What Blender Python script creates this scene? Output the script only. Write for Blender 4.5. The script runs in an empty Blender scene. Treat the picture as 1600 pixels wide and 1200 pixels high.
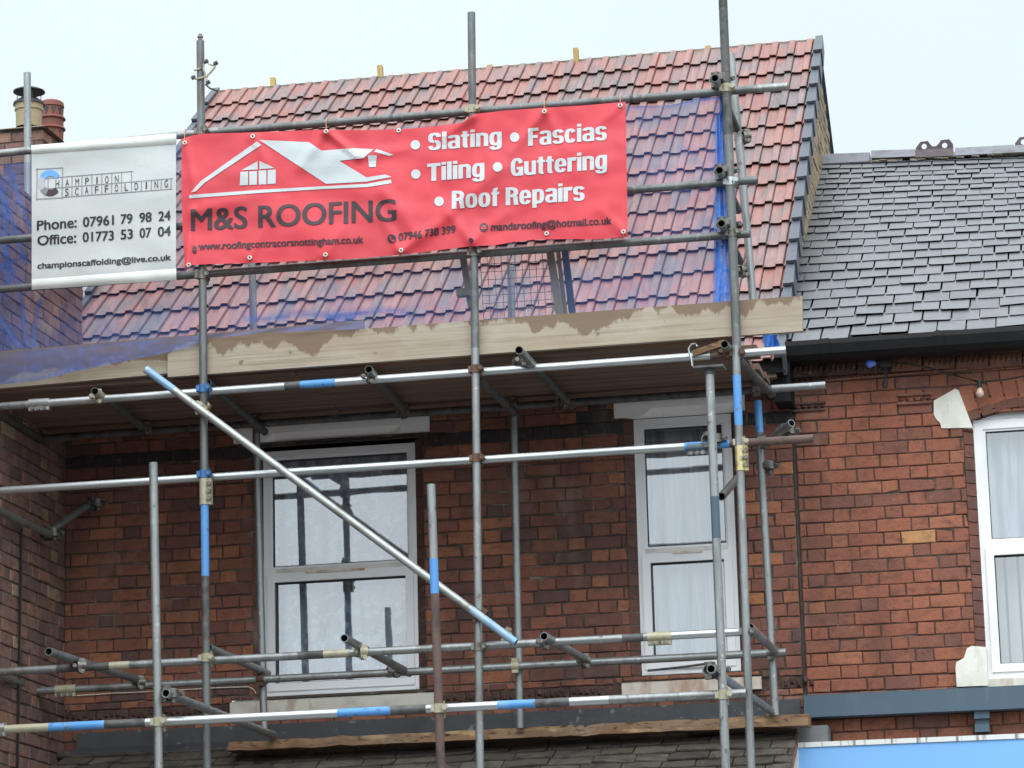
import bpy, bmesh, math, random
from math import radians, sin, cos, pi
from mathutils import Vector, Matrix, noise as mnoise

SC = bpy.context.scene
COL = SC.collection
RNG = random.Random(7)

# ---------------------------------------------------------------- camera
FPX, DIST = 4885.4, 20.4
YAW, PITCH, ROLL = radians(10.817), radians(12.7175), radians(-1.44)
fw = Vector((-sin(YAW) * cos(PITCH), cos(YAW) * cos(PITCH), sin(PITCH)))
rt = Vector((cos(YAW), sin(YAW), 0))
dn = fw.cross(rt)
c_, s_ = cos(ROLL), sin(ROLL)
rt, dn = c_ * rt - s_ * dn, s_ * rt + c_ * dn
CAM = -DIST * fw
CAM.z = 1.6
cam_data = bpy.data.cameras.new('camera')
cam = bpy.data.objects.new('camera', cam_data)
COL.objects.link(cam)
cam.matrix_world = Matrix(((rt.x, -dn.x, -fw.x, CAM.x), (rt.y, -dn.y, -fw.y, CAM.y), (rt.z, -dn.z, -fw.z, CAM.z), (0, 0, 0, 1)))
cam_data.sensor_width = 36
cam_data.lens = 36 * FPX / 1600
cam_data.clip_end = 2000
SC.camera = cam
# ---------------------------------------------------------------- sky, sun, exposure
SUN_EL, SUN_AZ = radians(38), radians(165)
world = bpy.data.worlds.new('World')
SC.world = world
world.use_nodes = True
wn, wl = world.node_tree.nodes, world.node_tree.links
wn.clear()
sky = wn.new('ShaderNodeTexSky')
sky.sky_type = 'NISHITA'
sky.sun_disc = False
sky.sun_elevation = SUN_EL
sky.sun_rotation = SUN_AZ
tc = wn.new('ShaderNodeTexCoord')
sep = wn.new('ShaderNodeSeparateXYZ')
wl.new(tc.outputs['Generated'], sep.inputs[0])
mr = wn.new('ShaderNodeMapRange')
mr.interpolation_type = 'SMOOTHSTEP'
mr.inputs['From Min'].default_value = 0.36
mr.inputs['From Max'].default_value = 0.95
wl.new(sep.outputs['Z'], mr.inputs['Value'])
cl = wn.new('ShaderNodeMix'); cl.data_type = 'RGBA'
cl.inputs['A'].default_value = (9.0, 10.2, 10.7, 1)      # pale cloud near the roofs
cl.inputs['B'].default_value = (25, 26, 27, 1)         # brighter cloud overhead
wl.new(mr.outputs[0], cl.inputs['Factor'])
nz = wn.new('ShaderNodeTexNoise'); nz.inputs['Scale'].default_value = 2.2; nz.inputs['Detail'].default_value = 3
wl.new(tc.outputs['Generated'], nz.inputs['Vector'])
nr = wn.new('ShaderNodeMapRange')
nr.inputs['From Min'].default_value = 0.3; nr.inputs['From Max'].default_value = 0.7
nr.inputs['To Min'].default_value = 0.95; nr.inputs['To Max'].default_value = 1.04
wl.new(nz.outputs['Fac'], nr.inputs['Value'])
vm = wn.new('ShaderNodeVectorMath'); vm.operation = 'SCALE'
wl.new(cl.outputs['Result'], vm.inputs[0]); wl.new(nr.outputs[0], vm.inputs['Scale'])
mx = wn.new('ShaderNodeMix'); mx.data_type = 'RGBA'
mx.inputs['Factor'].default_value = 0.06
bk = wn.new('ShaderNodeMapRange'); bk.interpolation_type = 'SMOOTHSTEP'   # sky boosted behind the viewer, fill added for the shaded house front
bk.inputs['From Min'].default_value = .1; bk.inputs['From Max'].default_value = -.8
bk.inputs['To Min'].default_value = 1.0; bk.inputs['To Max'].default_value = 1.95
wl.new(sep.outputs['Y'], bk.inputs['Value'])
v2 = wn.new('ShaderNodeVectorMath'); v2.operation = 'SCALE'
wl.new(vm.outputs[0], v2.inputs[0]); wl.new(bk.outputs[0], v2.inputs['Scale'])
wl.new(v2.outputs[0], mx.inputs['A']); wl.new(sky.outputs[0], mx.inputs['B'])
bg = wn.new('ShaderNodeBackground'); bg.inputs['Strength'].default_value = 0.1
wl.new(mx.outputs['Result'], bg.inputs['Color'])
wo = wn.new('ShaderNodeOutputWorld'); wl.new(bg.outputs[0], wo.inputs[0])
sun_d = bpy.data.lights.new('sun', 'SUN')
sun_d.energy = .75; sun_d.angle = radians(30); sun_d.color = (1, .97, .93)
sun = bpy.data.objects.new('sun', sun_d); COL.objects.link(sun)
sdir = Vector((sin(SUN_AZ) * cos(SUN_EL), cos(SUN_AZ) * cos(SUN_EL), sin(SUN_EL)))
sun.rotation_euler = (-sdir).to_track_quat('-Z', 'Y').to_euler()
sun.location = (0, -10, 20)
SC.view_settings.view_transform = 'Standard'
SC.view_settings.look = 'None'
SC.view_settings.gamma = 1
SC.view_settings.exposure = 0.0

# ---------------------------------------------------------------- measuring: photo pixel -> point in a plane of the place
def ray(x, y):
    return ((x - 800) * rt + (y - 600) * dn + FPX * fw).normalized()
def at(x, y, Y):
    r = ray(x, y); return CAM + r * ((Y - CAM.y) / r.y)
def atx(x, y, X):
    r = ray(x, y); return CAM + r * ((X - CAM.x) / r.x)
def onplane(x, y, P, n):
    r = ray(x, y); return CAM + r * ((P - CAM).dot(n) / r.dot(n))
YA, YB, YC = -0.45, -1.68, -2.80      # inner, outer and foremost rows of scaffold standards
XL, XS = -3.05, 1.81                  # ends of the scaffolded house front (front face at Y = 0)

# ---------------------------------------------------------------- materials
def mat(name, base=None, rough=.7, metal=0, layers=(), bump=None, spec=.5, alpha=None, bump2=None):
    """base None takes the mesh's Col attribute; layers: (scale, stretch, colour, lo, hi, amount)"""
    m = bpy.data.materials.new(name); m.use_nodes = True
    n, l = m.node_tree.nodes, m.node_tree.links
    b = n['Principled BSDF']
    t = n.new('ShaderNodeTexCoord')
    if base is None:
        a = n.new('ShaderNodeAttribute'); a.attribute_name = 'Col'; cur = a.outputs['Color']
    else:
        a = n.new('ShaderNodeRGB'); a.outputs[0].default_value = (*base, 1); cur = a.outputs[0]
    for k, (sc, st, col, lo, hi, amt) in enumerate(layers):
        mp = n.new('ShaderNodeMapping'); mp.inputs['Scale'].default_value = st
        mp.inputs['Location'].default_value = (k * 3.7, k * 1.3, k * 5.1)
        l.new(t.outputs['Object'], mp.inputs[0])
        z = n.new('ShaderNodeTexNoise'); z.inputs['Scale'].default_value = sc; z.inputs['Detail'].default_value = 6
        l.new(mp.outputs[0], z.inputs['Vector'])
        r = n.new('ShaderNodeMapRange'); r.inputs['From Min'].default_value = lo; r.inputs['From Max'].default_value = hi
        r.inputs['To Max'].default_value = amt
        l.new(z.outputs['Fac'], r.inputs['Value'])
        x = n.new('ShaderNodeMix'); x.data_type = 'RGBA'
        l.new(r.outputs[0], x.inputs['Factor']); l.new(cur, x.inputs['A']); x.inputs['B'].default_value = (*col, 1)
        cur = x.outputs['Result']
    l.new(cur, b.inputs['Base Color'])
    b.inputs['Roughness'].default_value = rough
    b.inputs['Metallic'].default_value = metal
    b.inputs['Specular IOR Level'].default_value = spec
    prev = None
    for bb in (bump, bump2):
        if bb:
            z = n.new('ShaderNodeTexNoise'); z.inputs['Scale'].default_value = bb[0]; z.inputs['Detail'].default_value = 5
            l.new(t.outputs['Object'], z.inputs['Vector'])
            bn = n.new('ShaderNodeBump'); bn.inputs['Strength'].default_value = bb[1]; bn.inputs['Distance'].default_value = bb[2]
            l.new(z.outputs['Fac'], bn.inputs['Height'])
            if prev: l.new(prev, bn.inputs['Normal'])
            prev = bn.outputs[0]
    if prev: l.new(prev, b.inputs['Normal'])
    return m

ONE = (1, 1, 1)
M = {}
M['brick'] = mat('brick', None, .85, layers=[(13, (1, 1, 1.6), (.07, .036, .03), .50, .70, .55), (20, (1, 1, 1.5), (.36, .15, .085), .58, .74, .4), (55, ONE, (.05, .03, .025), .52, .8, .55), (1.6, (2, 2, .6), (.03, .02, .018), .47, .74, .45), (2.6, (1.5, 1.5, .7), (.36, .25, .20), .60, .78, .4), (130, ONE, (.45, .25, .17), .62, .8, .35)], bump=(90, .5, .006), bump2=(25, .35, .006))
M['mortar'] = mat('mortar', (.075, .062, .052), .95, layers=[(3, ONE, (.35, .31, .25), .5, .66, .6), (30, ONE, (.04, .033, .03), .45, .7, .6)], bump=(120, .6, .006))
M['mortar_dark'] = mat('mortar_dark', (.085, .06, .048), .95, layers=[(3, ONE, (.26, .22, .18), .56, .7, .5), (30, ONE, (.03, .025, .022), .45, .7, .6)], bump=(120, .6, .006))
M['galv'] = mat('galvanised_steel', (.27, .285, .285), .45, .65, layers=[(9, (1, 1, .25), (.10, .095, .09), .5, .75, .75), (40, (1, 1, .3), (.45, .47, .47), .55, .75, .5), (5, ONE, (.16, .13, .10), .58, .75, .55), (35, ONE, (.50, .50, .47), .66, .70, .7), (22, ONE, (.08, .07, .06), .64, .70, .7)], bump=(60, .15, .004))
M['galvdark'] = mat('weathered_steel', (.15, .16, .16), .5, .5, layers=[(9, (1, 1, .3), (.06, .058, .052), .48, .72, .75), (40, (1, 1, .4), (.30, .31, .30), .56, .75, .6), (6, ONE, (.13, .105, .08), .58, .72, .55)], bump=(60, .2, .004))
M['galvlight'] = mat('pale_galvanised_steel', (.38, .40, .39), .45, .6, layers=[(9, (.4, 1, 1), (.17, .165, .14), .5, .72, .7), (40, ONE, (.55, .56, .54), .58, .75, .5), (22, ONE, (.10, .09, .08), .62, .72, .7)], bump=(60, .15, .004))
M['silver'] = mat('bright_steel', (.50, .53, .54), .36, .75, layers=[(7, (.3, 1, 1), (.20, .20, .20), .52, .75, .65), (60, ONE, (.30, .31, .30), .6, .8, .5)], bump=(60, .08, .003))
M['darksteel'] = mat('dirty_steel', (.10, .10, .10), .6, .3, layers=[(14, ONE, (.03, .028, .026), .45, .7, .8), (25, ONE, (.25, .25, .24), .58, .75, .5)], bump=(60, .2, .004))
M['rust'] = mat('rusty_steel', (.13, .085, .07), .75, .2, layers=[(12, (1, 1, .4), (.05, .04, .04), .48, .7, .8), (30, ONE, (.22, .13, .09), .55, .75, .6)], bump=(60, .3, .004))
M['bluepaint'] = mat('blue_paint', (.08, .27, .60), .5, 0, layers=[(10, (1, 1, .4), (.16, .36, .62), .5, .7, .6), (26, ONE, (.10, .12, .14), .60, .68, .85)], bump=(60, .1, .003))
M['bluepale'] = mat('faded_blue_paint', (.22, .38, .56), .5, .2, layers=[(10, (1, 1, .4), (.40, .48, .52), .48, .66, .7), (28, ONE, (.12, .14, .17), .62, .74, .7)])
M['cream'] = mat('cream_coupling', (.38, .36, .26), .5, .2, layers=[(18, ONE, (.25, .2, .12), .5, .72, .6)])
M['brass'] = mat('zinc_coupling', (.55, .48, .25), .4, .6, layers=[(22, ONE, (.14, .11, .06), .52, .66, .8)])
M['clamp'] = mat('coupler_steel', (.20, .19, .17), .5, .6, layers=[(25, ONE, (.05, .04, .035), .45, .65, .8), (30, ONE, (.4, .38, .32), .58, .72, .5)])
M['clamprust'] = mat('coupler_rust', (.15, .085, .055), .7, .3, layers=[(25, ONE, (.05, .035, .03), .45, .65, .8)])
M['clampblue'] = mat('coupler_blue', (.05, .17, .38), .5, .3, layers=[(25, ONE, (.05, .06, .07), .5, .65, .7)])
M['toewood'] = None
M['darkwood'] = mat('weathered_deck_wood', (.17, .105, .075), .85, layers=[(5, (.12, 3, 1), (.06, .04, .032), .42, .68, .8), (24, (.06, 3, 1), (.26, .19, .14), .55, .75, .5)], bump=(30, .3, .005))
M['plank'] = mat('orange_weathered_wood', (.20, .118, .062), .9, layers=[(5, (.6, 1, 1), (.20, .15, .105), .5, .66, .7), (26, (.5, 1, 1.6), (.05, .03, .02), .56, .64, .85), (8, (.3, 1.5, 1), (.12, .065, .035), .46, .62, .75), (30, (.5, 1, 1), (.02, .013, .01), .64, .68, .9), (16, (.3, 1, 1), (.48, .33, .17), .56, .7, .6)], bump=(40, .5, .008))
M['batten'] = mat('treated_batten', (.42, .30, .10), .8, layers=[(14, (1, 1, .2), (.25, .17, .06), .48, .7, .6)])
M['battengreen'] = mat('green_treated_batten', (.26, .24, .10), .8, layers=[(14, (1, 1, .2), (.15, .13, .06), .48, .7, .6)])
M['tile'] = mat('concrete_tile', None, .6, layers=[(9, (1, .22, .22), (.135, .125, .135), .49, .60, .75), (34, (1, .10, .10), (.33, .20, .18), .5, .72, .6), (26, (1, .15, .15), (.09, .065, .065), .54, .72, .6), (60, ONE, (.10, .07, .07), .6, .8, .5)], bump=(160, .25, .003), spec=.55)
M['verge'] = mat('grey_verge_cap', (.075, .088, .11), .55, layers=[(12, ONE, (.045, .052, .066), .5, .7, .5)])
M['slate'] = mat('roof_slate', None, .42, layers=[(16, (1, .5, .5), (.055, .058, .068), .48, .72, .6), (50, ONE, (.22, .23, .25), .66, .8, .4), (4, ONE, (.15, .15, .16), .5, .75, .4)], bump=(45, .35, .006), spec=.6)
M['ridgegrey'] = mat('blue_clay_ridge', (.16, .165, .19), .6, layers=[(10, ONE, (.07, .07, .07), .5, .7, .7), (24, ONE, (.3, .29, .26), .62, .75, .5)], bump=(60, .3, .005))
M['crest'] = mat('dark_crest_clay', (.06, .045, .05), .7, layers=[(18, ONE, (.12, .08, .07), .5, .7, .6)])
M['bedding'] = mat('ridge_mortar', (.24, .21, .16), .95, layers=[(14, ONE, (.08, .07, .055), .45, .62, .8)], bump=(40, .8, .02))
M['upvc'] = mat('white_plastic_frame', (.80, .81, .83), .35, layers=[(4, (1, 1, .5), (.55, .53, .50), .56, .8, .45)])
M['upvc_dirty'] = mat('stained_plastic', (.70, .68, .64), .5, layers=[(6, (1, 1, 2), (.35, .24, .16), .52, .72, .7)])
M['seal'] = mat('window_gasket', (.03, .03, .035), .6)
M['paintstone'] = mat('cream_painted_stone', (.74, .74, .66), .65, layers=[(4, ONE, (.50, .48, .40), .48, .72, .6), (12, (1, 1, .4), (.42, .39, .31), .58, .72, .5), (40, ONE, (.35, .33, .28), .64, .76, .6)], bump=(14, .5, .01))
M['lintel'] = mat('white_painted_lintel', (.84, .83, .82), .6, layers=[(5, ONE, (.68, .66, .63), .5, .75, .5), (22, (1, 1, .4), (.25, .2, .17), .66, .78, .6)], bump=(40, .2, .004))
M['sillpaint'] = mat('worn_painted_sill', (.66, .64, .56), .7, layers=[(6, ONE, (.42, .38, .30), .48, .7, .6), (10, (1, 1, .5), (.38, .22, .15), .58, .7, .6)], bump=(30, .4, .006))
M['sillrust'] = mat('peeling_painted_sill', (.66, .60, .52), .7, layers=[(7, (1.5, 1, .5), (.42, .22, .14), .47, .64, .75)], bump=(30, .4, .006))
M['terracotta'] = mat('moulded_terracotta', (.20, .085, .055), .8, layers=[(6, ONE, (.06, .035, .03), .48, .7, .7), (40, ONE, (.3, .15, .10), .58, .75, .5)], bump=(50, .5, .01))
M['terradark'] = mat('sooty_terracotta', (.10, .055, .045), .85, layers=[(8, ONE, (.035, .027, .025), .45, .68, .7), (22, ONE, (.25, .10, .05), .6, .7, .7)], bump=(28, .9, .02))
M['arch'] = mat('arch_brick', None, .85, layers=[(50, ONE, (.06, .03, .025), .52, .8, .5)], bump=(90, .5, .006))
M['gutter'] = mat('black_gutter', (.006, .006, .007), .6, spec=.2, layers=[(5, ONE, (.012, .012, .014), .5, .7, .6)])
M['lead'] = mat('lead_flashing', (.06, .063, .07), .6, layers=[(6, ONE, (.04, .042, .05), .45, .7, .7), (14, ONE, (.30, .30, .33), .62, .72, .7)], bump=(25, .4, .01))
M['mossslate'] = mat('mossy_stone_tile', None, .9, layers=[(10, ONE, (.035, .032, .026), .45, .65, .8), (30, ONE, (.16, .14, .11), .6, .75, .6)], bump=(40, .7, .012))
M['ledge'] = mat('blue_grey_ledge', (.06, .098, .135), .55, layers=[(5, (1.5, 1, .4), (.085, .12, .165), .5, .7, .6), (12, (2, 1, .3), (.15, .165, .22), .6, .75, .6)], bump=(30, .15, .004))
M['signblue'] = mat('pale_blue_sign_panel', (.19, .43, .80), .4, layers=[(1.2, ONE, (.21, .46, .82), .45, .65, .7)])
M['signframe'] = mat('dirty_white_sign_frame', (.66, .68, .66), .5, layers=[(14, (2, 1, .2), (.12, .11, .08), .58, .68, .8)])
M['red'] = mat('red_banner_vinyl', (.66, .060, .078), .5, layers=[(2.5, ONE, (.60, .075, .092), .45, .7, .6)], bump=(9, .12, .03), spec=.35)
M['white'] = mat('white_print', (.54, .585, .60), .5)
M['charcoal'] = mat('charcoal_print', (.035, .022, .03), .5)
M['blackprint'] = mat('black_print', (.012, .014, .02), .5)
M['redprint'] = mat('red_print', (.70, .045, .07), .5)
M['whitevinyl'] = mat('white_banner_vinyl', (.53, .56, .555), .55, layers=[(2.5, ONE, (.47, .485, .46), .48, .7, .6), (8, (1, 1, 2), (.42, .42, .36), .6, .75, .4)], bump=(8, .12, .03), spec=.3)
M['hem'] = mat('white_banner_hem', (.62, .64, .61), .55, layers=[(5, (2, 1, 1), (.50, .50, .43), .5, .7, .5)], bump=(10, .2, .02), spec=.3)
M['logoline'] = mat('grey_print', (.20, .21, .23), .5)
M['logoblue'] = mat('logo_blue_print', (.13, .35, .75), .5)
M['logosilver'] = mat('logo_silver_print', (.42, .43, .45), .5)
M['eyelet'] = mat('pale_eyelet', (.70, .66, .58), .4, .3)
M['tie'] = mat('orange_cable_tie', (.55, .20, .08), .5)
M['buffpot'] = mat('buff_clay_pot', (.33, .27, .165), .75, layers=[(7, ONE, (.30, .24, .13), .5, .7, .6), (20, ONE, (.12, .10, .07), .64, .75, .7)], bump=(30, .3, .01))
M['redpot'] = mat('red_clay_pot', (.19, .062, .042), .7, layers=[(8, ONE, (.12, .045, .035), .48, .7, .7)], bump=(30, .3, .01))
M['cowl'] = mat('dark_metal_cowl', (.03, .03, .035), .5, .4)
M['rubber'] = mat('black_cable', (.012, .012, .012), .6)
M['bulbblue'] = mat('blue_glass_bulb', (.14, .25, .85), .15)
M['bulbclear'] = mat('amber_glass_bulb', (.60, .45, .36), .15)
M['bluetarp'] = mat('blue_sheeting', (.03, .14, .50), .5, layers=[(12, ONE, (.02, .07, .28), .48, .7, .7)], bump=(20, .6, .02))
M['wire'] = mat('galvanised_wire', (.22, .22, .21), .5, .5)
M['curtain'] = mat('net_curtain', (.52, .54, .59), .9, layers=[(5, (4, 1, .4), (.27, .29, .34), .45, .66, .8), (9, (4, 1, .3), (.74, .76, .80), .5, .66, .5)])
M['lace'] = mat('lace_curtain', (.50, .52, .60), .9, layers=[(4, (3, 1, .5), (.26, .28, .36), .45, .66, .85), (16, ONE, (.78, .80, .84), .50, .58, .7)])
M['blind'] = mat('vertical_blind_slat', (.58, .57, .53), .8, layers=[(5, (1, 1, .3), (.45, .45, .43), .5, .7, .5)])
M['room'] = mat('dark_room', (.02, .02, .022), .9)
M['road'] = mat('asphalt', (.05, .05, .052), .9, layers=[(40, ONE, (.09, .09, .09), .5, .7, .6), (.6, ONE, (.035, .035, .037), .45, .65, .7)], bump=(200, .5, .01))
M['paving'] = mat('concrete_paving', (.36, .35, .33), .9, layers=[(2, ONE, (.17, .165, .155), .45, .65, .7), (60, ONE, (.32, .31, .29), .55, .7, .5)], bump=(120, .4, .006))
M['render'] = mat('shopfront_paint', (.16, .17, .18), .7, layers=[(5, ONE, (.08, .085, .09), .48, .7, .6)])

def toewood():
    m = mat('toe_board_wood', (.37, .315, .24), .8, layers=[(30, (.05, 1, 2.2), (.24, .19, .13), .44, .66, .75), (70, (.03, 1, 2), (.46, .42, .36), .54, .72, .6), (2.2, (.5, 1, .6), (.27, .235, .19), .48, .68, .6), (9, (.5, 1, 1), (.43, .385, .31), .5, .7, .6), (26, (.5, 1, .5), (.16, .11, .07), .68, .72, .85), (3.5, (.4, 1, 1), (.33, .25, .17), .5, .72, .6)], bump=(40, .2, .004))
    n, l = m.node_tree.nodes, m.node_tree.links
    b = n['Principled BSDF']
    src = b.inputs['Base Color'].links[0].from_socket
    a = n.new('ShaderNodeAttribute'); a.attribute_name = 'Dens'
    t = n.new('ShaderNodeTexCoord')
    mp = n.new('ShaderNodeMapping'); mp.inputs['Scale'].default_value = (1, 1, .35); l.new(t.outputs['Object'], mp.inputs[0])
    z = n.new('ShaderNodeTexNoise'); z.inputs['Scale'].default_value = 2.3; z.inputs['Detail'].default_value = 10; z.inputs['Roughness'].default_value = .62
    l.new(mp.outputs[0], z.inputs['Vector'])
    ad = n.new('ShaderNodeMath'); ad.operation = 'MULTIPLY_ADD'; ad.inputs[1].default_value = 3.4; ad.inputs[2].default_value = -2.02
    l.new(z.outputs['Fac'], ad.inputs[0])
    s = n.new('ShaderNodeMath'); s.operation = 'ADD'; l.new(ad.outputs[0], s.inputs[0]); l.new(a.outputs['Fac'], s.inputs[1])
    r = n.new('ShaderNodeMapRange'); r.inputs['From Min'].default_value = .43; r.inputs['From Max'].default_value = .52; r.inputs['To Max'].default_value = .85
    l.new(s.outputs[0], r.inputs['Value'])
    x = n.new('ShaderNodeMix'); x.data_type = 'RGBA'; l.new(r.outputs[0], x.inputs['Factor']); l.new(src, x.inputs['A'])
    x.inputs['B'].default_value = (.165, .105, .065, 1)      # rain-soaked patch, darker wood
    l.new(x.outputs['Result'], b.inputs['Base Color'])
    return m
M['toewood'] = toewood()

def glass():
    m = bpy.data.materials.new('window_glass'); m.use_nodes = True
    n, l = m.node_tree.nodes, m.node_tree.links; n.clear()
    g = n.new('ShaderNodeBsdfGlossy'); g.inputs['Roughness'].default_value = .015; g.inputs['Color'].default_value = (.90, .89, .91, 1)
    t = n.new('ShaderNodeBsdfTransparent'); t.inputs['Color'].default_value = (.80, .84, .86, 1)
    tcn = n.new('ShaderNodeTexCoord'); z = n.new('ShaderNodeTexNoise'); z.inputs['Scale'].default_value = 2.5
    l.new(tcn.outputs['Object'], z.inputs['Vector'])
    bn = n.new('ShaderNodeBump'); bn.inputs['Strength'].default_value = .03; bn.inputs['Distance'].default_value = .02
    l.new(z.outputs['Fac'], bn.inputs['Height']); l.new(bn.outputs[0], g.inputs['Normal'])
    x = n.new('ShaderNodeMixShader'); x.inputs[0].default_value = .27
    l.new(t.outputs[0], x.inputs[1]); l.new(g.outputs[0], x.inputs[2])
    o = n.new('ShaderNodeOutputMaterial'); l.new(x.outputs[0], o.inputs[0])
    return m
M['glass'] = glass()

def net(nm, colr):
    m = bpy.data.materials.new(nm); m.use_nodes = True
    n, l = m.node_tree.nodes, m.node_tree.links; n.clear()
    d = n.new('ShaderNodeBsdfPrincipled'); d.inputs['Base Color'].default_value = (*colr, 1); d.inputs['Roughness'].default_value = .6
    t = n.new('ShaderNodeBsdfTransparent')
    a = n.new('ShaderNodeAttribute'); a.attribute_name = 'Dens'
    tcn = n.new('ShaderNodeTexCoord'); mp = n.new('ShaderNodeMapping'); mp.inputs['Scale'].default_value = (1.2, 1, .5)
    l.new(tcn.outputs['Object'], mp.inputs[0])
    z = n.new('ShaderNodeTexNoise'); z.inputs['Scale'].default_value = 14; z.inputs['Detail'].default_value = 6; z.inputs['Roughness'].default_value = .7
    l.new(mp.outputs[0], z.inputs['Vector'])
    r = n.new('ShaderNodeMapRange'); r.inputs['From Min'].default_value = .3; r.inputs['From Max'].default_value = .7; r.inputs['To Min'].default_value = .65; r.inputs['To Max'].default_value = 1.35
    l.new(z.outputs['Fac'], r.inputs['Value'])
    k = n.new('ShaderNodeMath'); k.operation = 'MULTIPLY'; k.use_clamp = True
    l.new(r.outputs[0], k.inputs[0]); l.new(a.outputs['Fac'], k.inputs[1])
    z2 = n.new('ShaderNodeTexNoise'); z2.inputs['Scale'].default_value = 18; l.new(tcn.outputs['Object'], z2.inputs['Vector'])
    bn = n.new('ShaderNodeBump'); bn.inputs['Strength'].default_value = .5; bn.inputs['Distance'].default_value = .03
    l.new(z2.outputs['Fac'], bn.inputs['Height']); l.new(bn.outputs[0], d.inputs['Normal'])
    x = n.new('ShaderNodeMixShader'); l.new(k.outputs[0], x.inputs[0]); l.new(t.outputs[0], x.inputs[1]); l.new(d.outputs[0], x.inputs[2])
    o = n.new('ShaderNodeOutputMaterial'); l.new(x.outputs[0], o.inputs[0])
    return m
M['net'] = net('blue_debris_net', (.06, .125, .40)); M['netedge'] = net('blue_net_edge', (.07, .22, .66))

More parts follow.
